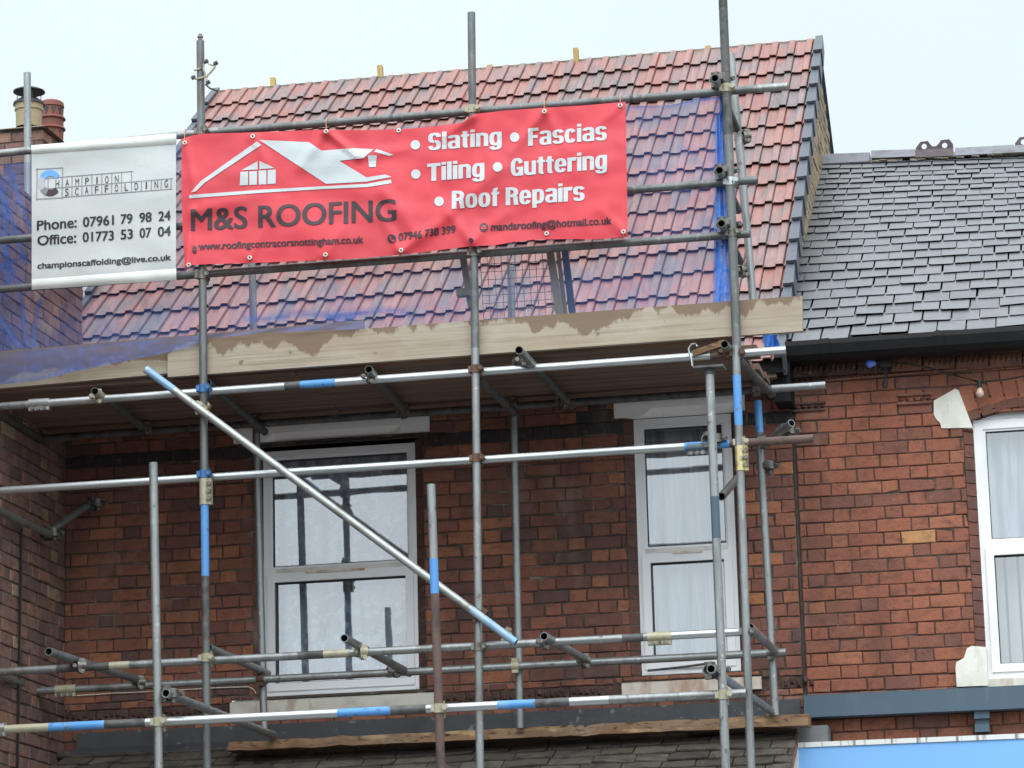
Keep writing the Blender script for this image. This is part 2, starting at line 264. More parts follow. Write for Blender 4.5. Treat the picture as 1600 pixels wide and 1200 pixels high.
# ---------------------------------------------------------------- mesh helpers
class MB:
    def __init__(s):
        s.v, s.f, s.m, s.c, s.d, s.mats, s.cur, s.col = [], [], [], [], {}, [], 0, (1, 1, 1)
    def use(s, key):
        mt = M[key]
        if mt not in s.mats: s.mats.append(mt)
        s.cur = s.mats.index(mt); return s
    def pt(s, p, dens=None):
        s.v.append(tuple(p))
        if dens is not None: s.d[len(s.v) - 1] = dens
        return len(s.v) - 1
    def face(s, idx):
        s.f.append(tuple(idx)); s.m.append(s.cur); s.c.append(s.col)
    def poly(s, pts):
        s.face([s.pt(p) for p in pts])
    def hexa(s, p):   # 8 corners: bottom ring 0-3, top ring 4-7
        i = [s.pt(q) for q in p]
        for q in ((3, 2, 1, 0), (4, 5, 6, 7), (0, 1, 5, 4), (1, 2, 6, 5), (2, 3, 7, 6), (3, 0, 4, 7)):
            s.face([i[k] for k in q])
    def box(s, a, b):
        (x0, y0, z0), (x1, y1, z1) = a, b
        s.hexa([(x0, y0, z0), (x1, y0, z0), (x1, y1, z0), (x0, y1, z0), (x0, y0, z1), (x1, y0, z1), (x1, y1, z1), (x0, y1, z1)])
    def bar(s, p, q, w, h, up=(0, 0, 1)):   # rectangular bar from p to q
        p, q = Vector(p), Vector(q); d = (q - p).normalized(); u = Vector(up)
        x = d.cross(u).normalized() * w / 2; u = x.cross(d).normalized() * h / 2
        s.hexa([p - x - u, p + x - u, q + x - u, q - x - u, p - x + u, p + x + u, q + x + u, q - x + u])
    def slab(s, pts, off):    # polygon with thickness along vector off
        a = [s.pt(p) for p in pts]; o = Vector(off); b = [s.pt(Vector(p) + o) for p in pts]
        s.face(a); s.face(b[::-1]); n = len(a)
        for k in range(n): s.face((a[k], b[k], b[(k + 1) % n], a[(k + 1) % n]))
    def ring(s, c, d, r, n=14):
        d = Vector(d).normalized(); a = d.orthogonal().normalized(); b = d.cross(a)
        return [s.pt(Vector(c) + (a * cos(2 * pi * k / n) + b * sin(2 * pi * k / n)) * r) for k in range(n)]
    def skin(s, r0, r1):
        n = len(r0)
        for k in range(n): s.face((r0[k], r0[(k + 1) % n], r1[(k + 1) % n], r1[k]))
    def cyl(s, p, q, r, n=10, r2=None):
        p, q = Vector(p), Vector(q); d = q - p
        a, b = s.ring(p, d, r, n), s.ring(q, d, r if r2 is None else r2, n)
        s.skin(a, b); s.face(a[::-1]); s.face(b)
    def tube(s, p, q, segs, r=.0245, n=16):   # hollow steel tube; segs [(end fraction, material)]
        p, q = Vector(p), Vector(q); d = q - p; t0 = 0
        first = None
        for t1, key in segs:
            s.use(key)
            a, b = s.ring(p + d * t0, d, r, n), s.ring(p + d * t1, d, r, n)
            s.skin(a, b)
            if first is None: first = a
            last = b; t0 = t1
        ri = r * .84
        i0, i1 = s.ring(p, d, ri, n), s.ring(q, d, ri, n)
        s.skin(i0, first); s.skin(last, i1)
        e = d.normalized() * min(.35, d.length * .45)
        s.use('darksteel')
        j0, j1 = s.ring(p + e, d, ri, n), s.ring(q - e, d, ri, n)
        s.skin(j0, i0); s.skin(i1, j1); s.face(j0); s.face(j1[::-1])
    def path(s, pts, r, n=6):
        pts = [Vector(p) for p in pts]; prev = None
        for k, p in enumerate(pts):
            d = (pts[min(k + 1, len(pts) - 1)] - pts[max(k - 1, 0)])
            cur = s.ring(p, d, r, n)
            if prev: 
                # align rings
                best = min(range(n), key=lambda o: (Vector(s.v[prev[0]]) - Vector(s.v[cur[o]])).length)
                cur = cur[best:] + cur[:best]
                s.skin(prev, cur)
            prev = cur
    def lathe(s, c, prof, n=24):
        prev = None
        for r, z in prof:
            cur = [s.pt((c[0] + r * cos(2 * pi * k / n), c[1] + r * sin(2 * pi * k / n), z)) for k in range(n)]
            if prev: s.skin(prev, cur)
            prev = cur
    def build(s, name, parent=None, smooth=False, origin=None):
        me = bpy.data.meshes.new(name)
        o = bpy.data.objects.new(name, me)
        if parent is not None:
            base = Vector((0, 0, 0)); q = parent
            while q: base += q.location; q = q.parent
            o.parent = parent
        else:
            xs, ys, zs = zip(*s.v)
            base = Vector(((min(xs) + max(xs)) / 2, (min(ys) + max(ys)) / 2, min(zs))) if origin is None else Vector(origin)
            o.location = base
        me.from_pydata([tuple(Vector(p) - base) for p in s.v], [], s.f)
        for mt in s.mats: me.materials.append(mt)
        me.polygons.foreach_set('material_index', s.m)
        ca = me.color_attributes.new('Col', 'FLOAT_COLOR', 'CORNER')
        buf = []
        for pl in me.polygons:
            c = s.c[pl.index]; buf += [c[0], c[1], c[2], 1.0] * pl.loop_total
        ca.data.foreach_set('color', buf)
        if s.d:
            da = me.attributes.new('Dens', 'FLOAT', 'POINT')
            da.data.foreach_set('value', [s.d.get(k, 0.) for k in range(len(s.v))])
        if smooth:
            me.polygons.foreach_set('use_smooth', [True] * len(me.polygons))
            if smooth != 'all': me.set_sharp_from_angle(angle=radians(40))
        me.update()
        COL.objects.link(o)
        return o

def tag(o, label=None, cat=None, group=None, kind=None):
    if label: o['label'] = label
    if cat: o['category'] = cat
    if group: o['group'] = group
    if kind: o['kind'] = kind
    return o
def thing(name, loc, label, cat, group=None):
    o = bpy.data.objects.new(name, None); COL.objects.link(o); o.location = loc; o.empty_display_size = .1
    return tag(o, label, cat, group)

# ---------------------------------------------------------------- brickwork: every brick a chamfered block, colours of its own
def cut(rects, hole):
    out = []; a0, a1, b0, b1 = hole
    for s0, s1, t0, t1 in rects:
        if s1 <= a0 or s0 >= a1 or t1 <= b0 or t0 >= b1: out.append((s0, s1, t0, t1)); continue
        if s0 < a0: out.append((s0, a0, t0, t1))
        if s1 > a1: out.append((a1, s1, t0, t1))
        ss0, ss1 = max(s0, a0), min(s1, a1)
        if t0 < b0: out.append((ss0, ss1, t0, b0))
        if t1 > b1: out.append((ss0, ss1, b1, t1))
    return out
def brickwork(mb, mp, s0, s1, t0, t1, holes, colour, mortar, course=.083, st=.234, hd=.116, joint=.008, tref=0., keep=None, rng=None, key='brick', rough=1.45):
    rng = rng or RNG
    rects = [(s0, s1, t0, t1)]
    for h in holes: rects = cut(rects, h)
    mb.use(mortar)
    if keep is None:
        for a, b, c, d in rects: mb.poly([mp(a, c, -.010), mp(b, c, -.010), mp(b, d, -.010), mp(a, d, -.010)])
    mb.use(key)
    i0 = math.floor((t0 - tref) / course)
    i = i0
    while tref + i * course < t1:
        ta, tb = max(t0, tref + i * course), min(t1, tref + (i + 1) * course)
        s = s0 - (rng.uniform(0, .02) + (0 if i % 2 else .175))
        k = 0
        while s < s1:
            w = (st if k % 2 == 0 else hd) * rng.uniform(.97, 1.03)
            a, b = max(s0, s), min(s1, s + w); s += w; k += 1
            if b - a < .02 or tb - ta < .02: continue
            rr = [(a, b, ta, tb)]
            for h in holes: rr = cut(rr, h)
            col = colour(rng, i, k, (a + b) / 2, (ta + tb) / 2)
            for (p, q, u, v) in rr:
                if q - p < .022 or v - u < .022: continue
                if keep and not (keep(p, u) and keep(q, u) and keep(p, v) and keep(q, v)): continue
                mb.col = col
                j = joint / 2
                J = lambda: rng.uniform(-.0022, .0022) * rough
                dd = rng.uniform(-.003, .0025) * rough
                P = [(p + j + J(), u + j + J()), (q - j + J(), u + j + J()), (q - j + J(), v - j + J()), (p + j + J(), v - j + J())]
                e = .0045
                if rng.random() < .12: 
                    kk = rng.randrange(4); P[kk] = (P[kk][0] + (.012 if kk in (0, 3) else -.012) * rng.random(), P[kk][1] + (.012 if kk < 2 else -.012) * rng.random())
                sg = ((1, 1), (-1, 1), (-1, -1), (1, -1))
                tl = [rng.uniform(-.0014, .0014) * rough for _ in range(4)]
                fr = [mb.pt(mp(P[n][0] + sg[n][0] * e, P[n][1] + sg[n][1] * e, dd + tl[n])) for n in range(4)]
                md = [mb.pt(mp(P[n][0], P[n][1], dd - .004)) for n in range(4)]
                bk = [mb.pt(mp(P[n][0], P[n][1], -.013)) for n in range(4)]
                mb.face(fr)
                for n in range(4):
                    mb.face((md[n], md[(n + 1) % 4], fr[(n + 1) % 4], fr[n]))
                    mb.face((bk[n], bk[(n + 1) % 4], md[(n + 1) % 4], md[n]))
        i += 1
    mb.col = (1, 1, 1)

def mixc(a, b, t): return tuple(x + (y - x) * t for x, y in zip(a, b))
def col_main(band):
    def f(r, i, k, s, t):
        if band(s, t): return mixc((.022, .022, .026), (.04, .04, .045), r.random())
        x = r.random()
        if x < .55: c = mixc((.205, .078, .053), (.26, .096, .062), r.random())
        elif x < .80: c = mixc((.15, .062, .048), (.18, .072, .053), r.random())
        elif x < .945: c = mixc((.31, .115, .062), (.36, .14, .07), r.random())
        elif x < .955: c = mixc((.36, .15, .06), (.38, .17, .075), r.random())
        else: c = mixc((.11, .06, .052), (.13, .066, .056), r.random())
        return c
    return f
def col_right(r, i, k, s, t):
    x = r.random()
    if x < .60: c = mixc((.255, .088, .052), (.30, .105, .060), r.random())
    elif x < .82: c = mixc((.20, .076, .050), (.225, .085, .055), r.random())
    elif x < .91: c = mixc((.31, .115, .062), (.345, .13, .072), r.random())
    elif x < .916: c = mixc((.46, .22, .08), (.5, .28, .14), r.random())
    else: c = mixc((.165, .070, .052), (.19, .076, .056), r.random())
    return c
def col_left(r, i, k, s, t):
    x = r.random()
    if x < .5: c = mixc((.21, .125, .105), (.27, .15, .12), r.random())
    elif x < .8: c = mixc((.15, .10, .09), (.19, .12, .105), r.random())
    elif x < .95: c = mixc((.30, .16, .115), (.34, .19, .13), r.random())
    else: c = mixc((.34, .24, .15), (.36, .27, .18), r.random())
    return c
def col_buff(r, i, k, s, t): return mixc((.26, .20, .13), (.38, .29, .18), r.random())

# ---------------------------------------------------------------- ground
mb = MB().use('road'); mb.poly([(-200, -200, 0), (200, -200, 0), (200, 200, 0), (-200, 200, 0)])
tag(mb.build('road', origin=(0, 0, 0)), 'grey asphalt street in front of the terrace', 'road', kind='structure')
mb = MB().use('paving')
mb.box((-20, -5.2, -.05), (20, -.0, .13))
tag(mb.build('pavement', origin=(0, 0, 0)), 'grey pavement along the terrace with a raised kerb', 'pavement', kind='structure')

# ================================================================ the scaffolded house
house = thing('terraced_house', (-.6, 0, 0), 'dark red brick house behind the scaffolding, with a new brindled tile roof', 'house')
facade = lambda s, t, d: (s, -d, t)
# windows: frame rectangles in the wall
WY = .055
def wrect(l, r, tp, bt):
    return (at(*l, WY).x, at(*r, WY).x, at(*bt, WY).z, at(*tp, WY).z)
W1 = wrect((412.5, 900), (652, 900), (530, 699), (535, 1084))
W2 = wrect((998, 900), (1152, 900), (1068, 651), (1082, 1053))
CANT = .058
def opening(w): return (w[0] - CANT, w[1] + CANT, w[2], w[3] + .02)
LINT1 = (at(366, 682, 0).x, at(671, 660, 0).x, at(671, 674, 0).z, at(671, 649, 0).z)
LINT2 = (at(960, 642, 0).x, at(1164, 632, 0).x, at(960, 654, 0).z, at(960, 630, 0).z)
SILL1 = (at(362, 1100, 0).x, at(680, 1090, 0).x, at(362, 1119, 0).z, at(362, 1095, 0).z)
SILL2 = (at(973, 1075, 0).x, at(1190, 1065, 0).x, at(973, 1088, 0).z, at(973, 1065, 0).z)
ZBAND = at(103, 733, 0).z
ZFR0, ZFR1 = at(230, 1124, 0).z, at(230, 1106, 0).z
FLASH0, FLASH1 = at(500, 1150, 0).z, at(500, 1128, 0).z
mb = MB()
holes = [opening(W1), opening(W2), LINT1, LINT2, SILL1, SILL2, (XL, XS, ZFR0, ZFR1)]
backing = MB().use('terradark')
backing.box((XL, .012, ZFR0 - .01), (XS, .05, ZFR1 + .01)); backing.build('frieze_backing', house)
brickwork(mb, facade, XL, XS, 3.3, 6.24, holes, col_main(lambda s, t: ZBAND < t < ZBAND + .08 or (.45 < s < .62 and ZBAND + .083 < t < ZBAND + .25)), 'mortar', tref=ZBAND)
# canted jamb bricks
for w in (W1, W2):
    for sgn in (-1, 1):
        z = math.floor((w[2] - ZBAND) / .083) * .083 + ZBAND
        while z < w[3] + .02:
            za, zb = max(z, w[2]), min(z + .083, w[3] + .02); z += .083
            if zb - za < .02: continue
            xo = (w[0] - CANT) if sgn < 0 else (w[1] + CANT); xi = w[0] if sgn < 0 else w[1]
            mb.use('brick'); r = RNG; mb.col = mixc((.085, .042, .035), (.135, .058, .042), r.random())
            e = .004; d0 = RNG.uniform(-.002, .002)
            pts = [(xo, d0, za + e), (xi, WY, za + e), (xi, WY, zb - e), (xo, d0, zb - e)]
            mb.slab(pts if sgn < 0 else pts[::-1], (0, .05, 0))
        mb.use('mortar'); mb.col = (1, 1, 1)
        mb.poly([(xo, .006, w[2]), (xi, WY + .006, w[2]), (xi, WY + .006, w[3] + .02), (xo, .006, w[3] + .02)])
mb.build('wall', house)
# lower wall to the pavement, sides and back of the house
mb = MB().use('render')
mb.box((XL, .0, .13), (XS, .25, 3.3))
mb.build('shopfront', house)
# sooty moulded frieze between the sills
mb = MB().use('terradark')
x = XL
while x < XS - .05:
    x1 = min(x + .225, XS)
    if not (SILL1[0] - .03 < (x + x1) / 2 < SILL1[1] + .03 or SILL2[0] - .03 < (x + x1) / 2 < SILL2[1] + .03):
        mb.box((x + .004, -.004, ZFR0 + .003), (x1 - .004, .03, ZFR1 - .003))
        for k in range(5):
            cx = x + .03 + k * .04; cz = (ZFR0 + ZFR1) / 2 + RNG.uniform(-.012, .012)
            mb.hexa([(cx - .015, -.004, cz - .022), (cx + .015, -.004, cz - .022), (cx + .012, -.004, cz + .024), (cx - .012, -.004, cz + .022),
                     (cx - .006, -.02, cz - .01), (cx + .006, -.02, cz - .01), (cx + .005, -.02, cz + .01), (cx - .005, -.02, cz + .01)])
    x = x1
mb.build('frieze', house)
mb = MB().use('lintel')
p, q = at(960, 616, -.03), at(1104, 609, -.03); mb.bar(p, q, .03, .016); mb.build('lintel_flashing', house)
mb = MB().use('sillpaint')
mb.path([at(x, y, -.012) for x, y in ((118, 1087), (180, 1083), (250, 1080), (330, 1075), (388, 1073), (396, 1077), (400, 1084))], .0035); mb.build('wall_cable', house)
# lintels with stopped chamfer, sills
def lintel(L, key, c0, c1):
    mb = MB().use(key)
    x0, x1, z0, z1 = L; h = z1 - z0
    mb.box((x0, -.022, z0 + h * .48), (x1, .06, z1))
    n = 14; w = x1 - x0; prof = []
    for k in range(n + 1):        # ends stay square, the middle is cut back
        u = k / n
        e = min(1, max(0, (u - c0) / .06)) * min(1, max(0, (c1 - u) / .06))
        prof.append((x0 + w * u, e))
    for (xa, ea), (xb, eb) in zip(prof, prof[1:]):
        mb.hexa([(xa, -.022 + .06 * ea, z0 + .0 * ea), (xb, -.022 + .06 * eb, z0), (xb, .06, z0), (xa, .06, z0),
                 (xa, -.022, z0 + h * .48), (xb, -.022, z0 + h * .48), (xb, .06, z0 + h * .48), (xa, .06, z0 + h * .48)])
    return mb.build('lintel', house)
lintel(LINT1, 'lintel', .16, .84)
lintel(LINT2, 'lintel', .25, .95)
def sill(S, key):
    mb = MB().use(key); x0, x1, z0, z1 = S
    mb.hexa([(x0, -.045, z0), (x1, -.045, z0), (x1, .10, z0), (x0, .10, z0), (x0, -.045, z1 - .02), (x1, -.045, z1 - .02), (x1, .10, z1 + .012), (x0, .10, z1 + .012)])
    mb.build('window_sill', house)
sill(SILL1, 'sillpaint'); sill(SILL2, 'sillrust')

def frame_ring(mb, x0, x1, z0, z1, w, ya, yb):
    mb.box((x0, ya, z0), (x0 + w, yb, z1)); mb.box((x1 - w, ya, z0), (x1, yb, z1))
    mb.box((x0 + w, ya, z1 - w), (x1 - w, yb, z1)); mb.box((x0 + w, ya, z0), (x1 - w, yb, z0 + w))
def pleats(mb, x0, x1, z0, z1, y, amp, per, seed):
    r = random.Random(seed); n = max(12, int((x1 - x0) / .008)); rows = []
    ph = r.uniform(0, 6)
    for j in range(9):
        t = j / 8; row = []
        for k in range(n + 1):
            x = x0 + (x1 - x0) * k / n
            row.append(mb.pt((x, y + amp * (sin(x * 2 * pi / per + ph + .3 * sin(t * 3)) + .5 * sin(x * 2 * pi / (per * 1.63) + 1)), z0 + (z1 - z0) * t)))
        rows.append(row)
    for a, b in zip(rows, rows[1:]):
        for k in range(n): mb.face((a[k], a[k + 1], b[k + 1], b[k]))
def window(parent, W, zt, top_in, sash_in, lace, lower_blind=False, label=None):
    """fixed light above a transom, opening sash below, gaskets, glass, curtain"""
    x0, x1, z0, z1 = W
    fr = MB().use('upvc'); y0, y1 = WY, WY + .07
    w = top_in
    frame_ring(fr, x0, x1, z0, z1, w, y0, y1)
    fr.box((x0 + w, y0, zt - .032), (x1 - w, y1, zt + .032))
    # bead round the top light
    frame_ring(fr, x0 + w, x1 - w, zt + .032, z1 - w, .014, y0 + .012, y1 - .01)
    frm = fr.build('window', parent)
    if label: frm['label'] = label
    sm = MB().use('upvc')
    a0, a1, b0, b1 = x0 + w * .55, x1 - w * .55, z0 + w * .8, zt - .010
    frame_ring(sm, a0, a1, b0, b1, sash_in, y0 - .016, y1 - .006)
    sm.build('sash', frm)
    g = MB().use('seal')
    frame_ring(g, x0 + w + .014, x1 - w - .014, zt + .046, z1 - w - .014, .005, y0 + .02, y1 - .012)
    frame_ring(g, a0 + sash_in, a1 - sash_in, b0 + sash_in, b1 - sash_in, .005, y0 + .004, y1 - .012)
    g.build('gasket', frm)
    gl = MB().use('glass')
    for (p, q, u, v) in ((x0 + w, x1 - w, zt + .03, z1 - w), (a0 + sash_in, a1 - sash_in, b0 + sash_in, b1 - sash_in)):
        gl.poly([(p, y0 + .035, u), (q, y0 + .035, u), (q, y0 + .035, v), (p, y0 + .035, v)])
    gl.build('pane', frm)
    cu = MB().use('lace' if lace else 'curtain')
    if lower_blind:
        pleats(cu, x0 + .03, x1 - .03, zt - .02, z1 - .02, y1 + .10, .018, .13, 5)
    else:
        pleats(cu, x0 + .03, x1 - .03, z0 + .02, z1 - .02, y1 + .09, .016, .15, 3)
    cu.build('curtain', frm, smooth='all')
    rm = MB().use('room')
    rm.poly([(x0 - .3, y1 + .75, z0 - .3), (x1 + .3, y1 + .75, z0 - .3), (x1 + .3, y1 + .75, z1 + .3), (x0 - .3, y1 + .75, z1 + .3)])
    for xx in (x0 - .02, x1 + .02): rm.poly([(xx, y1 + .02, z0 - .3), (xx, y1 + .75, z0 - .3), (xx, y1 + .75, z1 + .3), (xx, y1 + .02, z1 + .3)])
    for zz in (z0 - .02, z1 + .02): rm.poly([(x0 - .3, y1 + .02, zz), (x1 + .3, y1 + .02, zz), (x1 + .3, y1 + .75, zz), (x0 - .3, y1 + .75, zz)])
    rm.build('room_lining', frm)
    return frm, (a0 + sash_in, a1 - sash_in, b0 + sash_in, b1 - sash_in)
ZT1 = at(530, 891, WY).z; ZT2 = at(1075, 862, WY).z
f1, _ = window(house, W1, ZT1, .045, .05, True)
f2, _ = window(house, W2, ZT2, .05, .052, False)
# night vents and stained mid rails
for frm, W, zt, a, b in ((f1, W1, ZT1, .28, .66), (f2, W2, ZT2, .36, .66)):
    mb = MB().use('upvc_dirty'); x0, x1 = W[0], W[1]; w = x1 - x0
    mb.box((x0 + w * .08, WY - .004, zt + .004), (x1 - w * .08, WY + .01, zt + .030))
    mb.build('mid_rail_cover', frm)
    mb = MB().use('sillrust')
    mb.box((x0 + w * a, WY - .024, zt - .012), (x0 + w * b, WY - .003, zt + .004))
    mb.build('night_vent', frm)
    mb = MB().use('upvc')
    mb.box((W[0] + .01, WY - .035, W[2] - .012), (W[1] - .01, WY + .03, W[2] + .014)); mb.build('drip_sill', frm)

mb = MB().use('darksteel'); mb.path([at(1012, 1048, WY - .05), at(1060, 1043, WY - .05), at(1106, 1037, WY - .05)], .008); mb.build('stay_bar', f2)
# ---------------------------------------------------------------- new tiled roof
TH = radians(40); E0 = at(1248, 540, -.2); RN = Vector((0, -sin(TH), cos(TH))); SL = Vector((0, cos(TH), sin(TH)))
YE = -.28
EZ = E0.z + (YE - E0.y) * math.tan(TH)
rid = onplane(1283, 62, E0, RN); ridL = onplane(340, 142, E0, RN)
RL = (rid.y - YE) / cos(TH)
RXL, RXR = -3.11, 1.755
def rp(x, s, h):
    x -= .12 * (1 - s / RL) * (RXR - x) / (RXR - RXL)
    return Vector((x, YE, EZ)) + SL * s + RN * h
EXPO = .345; PER = (RXR - RXL) / 36
mb = MB().use('tile')
nrow = math.ceil(RL / EXPO)
PROF = [(0, .0), (.12, -.003), (.25, -.004), (.40, -.003), (.50, .0), (.512, .012), (.535, .015), (.68, .016), (.84, .015), (.868, .012), (.885, .0), (.90, -.012), (.925, -.012), (.935, .0)]
broken = {(2, 6): 1}
for r in range(nrow):
    sb = RL - (nrow - r) * EXPO; st_ = sb + EXPO + .02
    if r == nrow - 1: st_ = RL
    for k in range(36):
        tile = (k + (r % 2)) // 2
        rr = random.Random(r * 100 + tile)
        x = rr.random()
        c = mixc((.245, .105, .090), (.29, .138, .116), rr.random()) if x < .74 else (mixc((.20, .118, .108), (.23, .135, .125), rr.random()) if x < .94 else mixc((.15, .125, .13), (.18, .145, .15), rr.random()))
        mb.col = c
        lift = .026 + rr.uniform(-.003, .003); sk = rr.uniform(-.010, .010)
        slip = .10 if (r, k) in ((nrow - 13, 14), (nrow - 13, 15)) else 0
        top, bot, low = [], [], []
        for px_, h in PROF + [(1.0, 0.)]:
            X = RXL + (k + px_) * PER
            bot.append(mb.pt(rp(X, sb + sk - slip * .3, lift + h)))
            low.append(mb.pt(rp(X, sb + sk + .045 - slip * .3, lift + h - .034)))
            top.append(mb.pt(rp(X, st_, .002 + h)))
        for q in range(len(bot) - 1):
            mb.face((bot[q], bot[q + 1], top[q + 1], top[q]))
            mb.face((low[q], low[q + 1], bot[q + 1], bot[q]))
mb.col = (1, 1, 1)
roof = mb.build('roof', house)
# roof deck under the tiles, rear slope
mb = MB().use('darkwood')
mb.slab([rp(RXL, .02, -.04), rp(RXR + .03, .02, -.04), rp(RXR + .03, RL, -.04), rp(RXL, RL, -.04)], RN * -.1)
rb = rid.y + 4.0
mb.use('verge')
zr = rp(0, RL, 0).z
mb.slab([(RXL, rid.y, zr - .03), (RXR + .04, rid.y, zr - .03), (RXR + .04, rb, zr - .03 - 4 * math.tan(TH)), (RXL, rb, zr - .03 - 4 * math.tan(TH))], (0, 0, -.03))
mb.build('roof_deck', roof)
# ridge: underlay edge line
mb = MB().use('bedding')
mb.box((RXL + .01, rid.y - .008, zr - .01), (RXR + .05, rid.y + .06, zr + .008))
mb.build('ridge_board', roof)
# dry verge caps, one per course, both ends
for side in (1, -1):
    mb = MB().use('verge')
    for r in range(nrow):
        sb = RL - (nrow - r) * EXPO - .012; st_ = min(sb + EXPO + .03, RL + .02)
        xa, xb = (RXR + .004, RXR + .058) if side > 0 else (RXL - .035, RXL + .012)
        h0, h1 = .062, .030
        mb.hexa([rp(xa, sb, h0 - .02), rp(xb, sb, h0 - .02), rp(xb, st_, h1 - .02), rp(xa, st_, h1 - .02), rp(xa, sb, h0), rp(xb, sb, h0), rp(xb, st_, h1), rp(xa, st_, h1)])
        xo = xb if side > 0 else xa
        sd = .016 * side
        mb.hexa([rp(xo - .006, sb, -.085), rp(xo + sd, sb, -.085), rp(xo + .002 * side, st_, -.115), rp(xo - .006, st_, -.115), rp(xo - .006, sb, h0 + .002), rp(xo + sd, sb, h0 + .002), rp(xo + .002 * side, st_, h1 + .002), rp(xo - .006, st_, h1 + .002)] if side > 0 else [rp(xo - .004, sb, -.08), rp(xo + .004, sb, -.08), rp(xo + .004, st_, -.1), rp(xo - .004, st_, -.1), rp(xo - .004, sb, h0), rp(xo + .004, sb, h0), rp(xo + .004, st_, h1), rp(xo - .004, st_, h1)])
    mb.build('verge_capping', roof)
# gable wall seen past the verge
mb = MB()
GX = RXR + .03
zg = lambda y: zr - .16 - abs(y - rid.y) * math.tan(TH)
mb.use('mortar')
mb.poly([(GX - .007, -.0, zg(-.0)), (GX - .007, rid.y, zg(rid.y)), (GX - .007, rb, zg(rb)), (GX - .007, rb, 4), (GX - .007, 0, 4)])
brickwork(mb, lambda s, t, d: (GX + d, s, t), .3, rb - .3, 7.2, zr, [], col_buff, 'mortar', keep=lambda s, t: t < zg(s), rng=random.Random(3))
mb.build('gable_wall', house)
mb = MB().use('gutter')
mb.box((RXL + .02, YE - .06, EZ - .13), (RXR + .07, YE + .06, EZ - .03)); mb.box((RXR - .02, YE + .03, EZ - .30), (XS + .03, -.002, EZ - .02)); mb.build('gutter', house)
# stubs of roofing batten standing over the ridge
for (bx, by, hh, wd) in ((425, 137, .10, .04), (593, 125, .14, .04), (765, 112, .07, .045), (900, 102, .16, .04), (1107, 82, .07, .045)):
    p = onplane(bx, by, E0, RN); p.y += .05
    mb = MB().use('batten'); mb.bar(p - Vector((0, 0, .03)), p + Vector((-.01, .02, hh)), wd, .05, (0, 1, 0))
    mb.build('ridge_batten', roof)

# ---------------------------------------------------------------- lean-to roof over the shop window, flashing
porch = []
mb = MB().use('lead')
mb.box((at(120, 1160, 0).x, -.018, FLASH0 - .03), (XS - .02, .004, FLASH1))
mb.hexa([(at(120, 1160, 0).x, -.13, FLASH0 - .075), (XS - .02, -.13, FLASH0 - .075), (XS - .02, -.0, FLASH0 - .01), (at(120, 1160, 0).x, -.0, FLASH0 - .01),
         (at(120, 1160, 0).x, -.13, FLASH0 - .068), (XS - .02, -.13, FLASH0 - .068), (XS - .02, -.0, FLASH0 + .0), (at(120, 1160, 0).x, -.0, FLASH0 + .0)])
mb.build('lead_flashing', house)
LT = radians(27); LZ = FLASH0 - .035
def lp(x, s, h): return Vector((x, -.02 - s * cos(LT) - h * -sin(LT) * -1 * 0, LZ - s * sin(LT))) + Vector((0, -sin(LT), cos(LT))) * h
LX0, LX1 = at(118, 1160, 0).x, XS - .02
mb = MB().use('mossslate')
for r in range(9):
    s1_ = .13 * (r + 1)
    x = LX0 - .12 - s1_ * .45 + RNG.uniform(0, .2)
    while x < LX1:
        w = RNG.uniform(.2, .3); xe = min(x + w, LX1)
        mb.col = mixc((.06, .05, .04), (.115, .095, .075), RNG.random())
        J = lambda: RNG.uniform(-.018, .018)
        a, b = x + .004, xe - .004
        mb.slab([lp(a, s1_ + J(), .022 + J() * .4), lp(b, s1_ + J(), .022 + J() * .4), lp(b, s1_ - .17, .006), lp(a, s1_ - .17, .006)], lp(0, 0, -.012) - lp(0, 0, 0))
        x = xe
mb.col = (1, 1, 1)
mb.use('darkwood'); mb.slab([lp(LX0, 0, -.012), lp(LX1, 0, -.012), lp(LX1, 1.15, -.012), lp(LX0 - .5, 1.15, -.012)], (0, 0, -.05))
mb.build('porch_roof', house)

# ================================================================ right-hand house
nb = thing('neighbouring_house', (2.9, 0, 0), 'orange red brick house with an old grey slate roof, right of the scaffold', 'house')
RX1 = 4.6
frL = at(1534, 900, WY).x; frTop = at(1525, 657, WY).z; frBot = at(1545, 1063, WY).z
WN = (frL, frL + 1.02, frBot, frTop)
CANT = .06
ARCHC = (WN[0] + WN[1]) / 2
LZ0 = at(1300, 1121, 0).z; LZ1 = at(1300, 1084, 0).z
mb = MB()
holes = [(WN[0] - CANT, WN[1] + CANT, WN[2], WN[3] + .03)]
ZTOPN = at(1300, 590, 0).z
brickwork(mb, facade, XS + .022, RX1, 3.4, 6.19, holes, col_right, 'mortar_dark', st=.222, hd=.109, tref=at(1300, 1082, 0).z, joint=.007, rng=random.Random(21))
for sgn in (-1, 1):
    z = WN[2]
    while z < WN[3]:
        zb = min(z + .083, WN[3]); za = z; z += .083
        xo = (WN[0] - CANT) if sgn < 0 else (WN[1] + CANT); xi = WN[0] if sgn < 0 else WN[1]
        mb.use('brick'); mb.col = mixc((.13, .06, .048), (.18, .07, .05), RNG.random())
        pts = [(xo, 0, za + .003), (xi, WY, za + .003), (xi, WY, zb - .003), (xo, 0, zb - .003)]
        mb.slab(pts if sgn < 0 else pts[::-1], (0, .05, 0))
mb.col = (1, 1, 1)
mb.use('mortar_dark'); mb.box((XS + .004, .02, 3.3), (XS + .02, .2, 6.15))
mb.build('wall', nb)
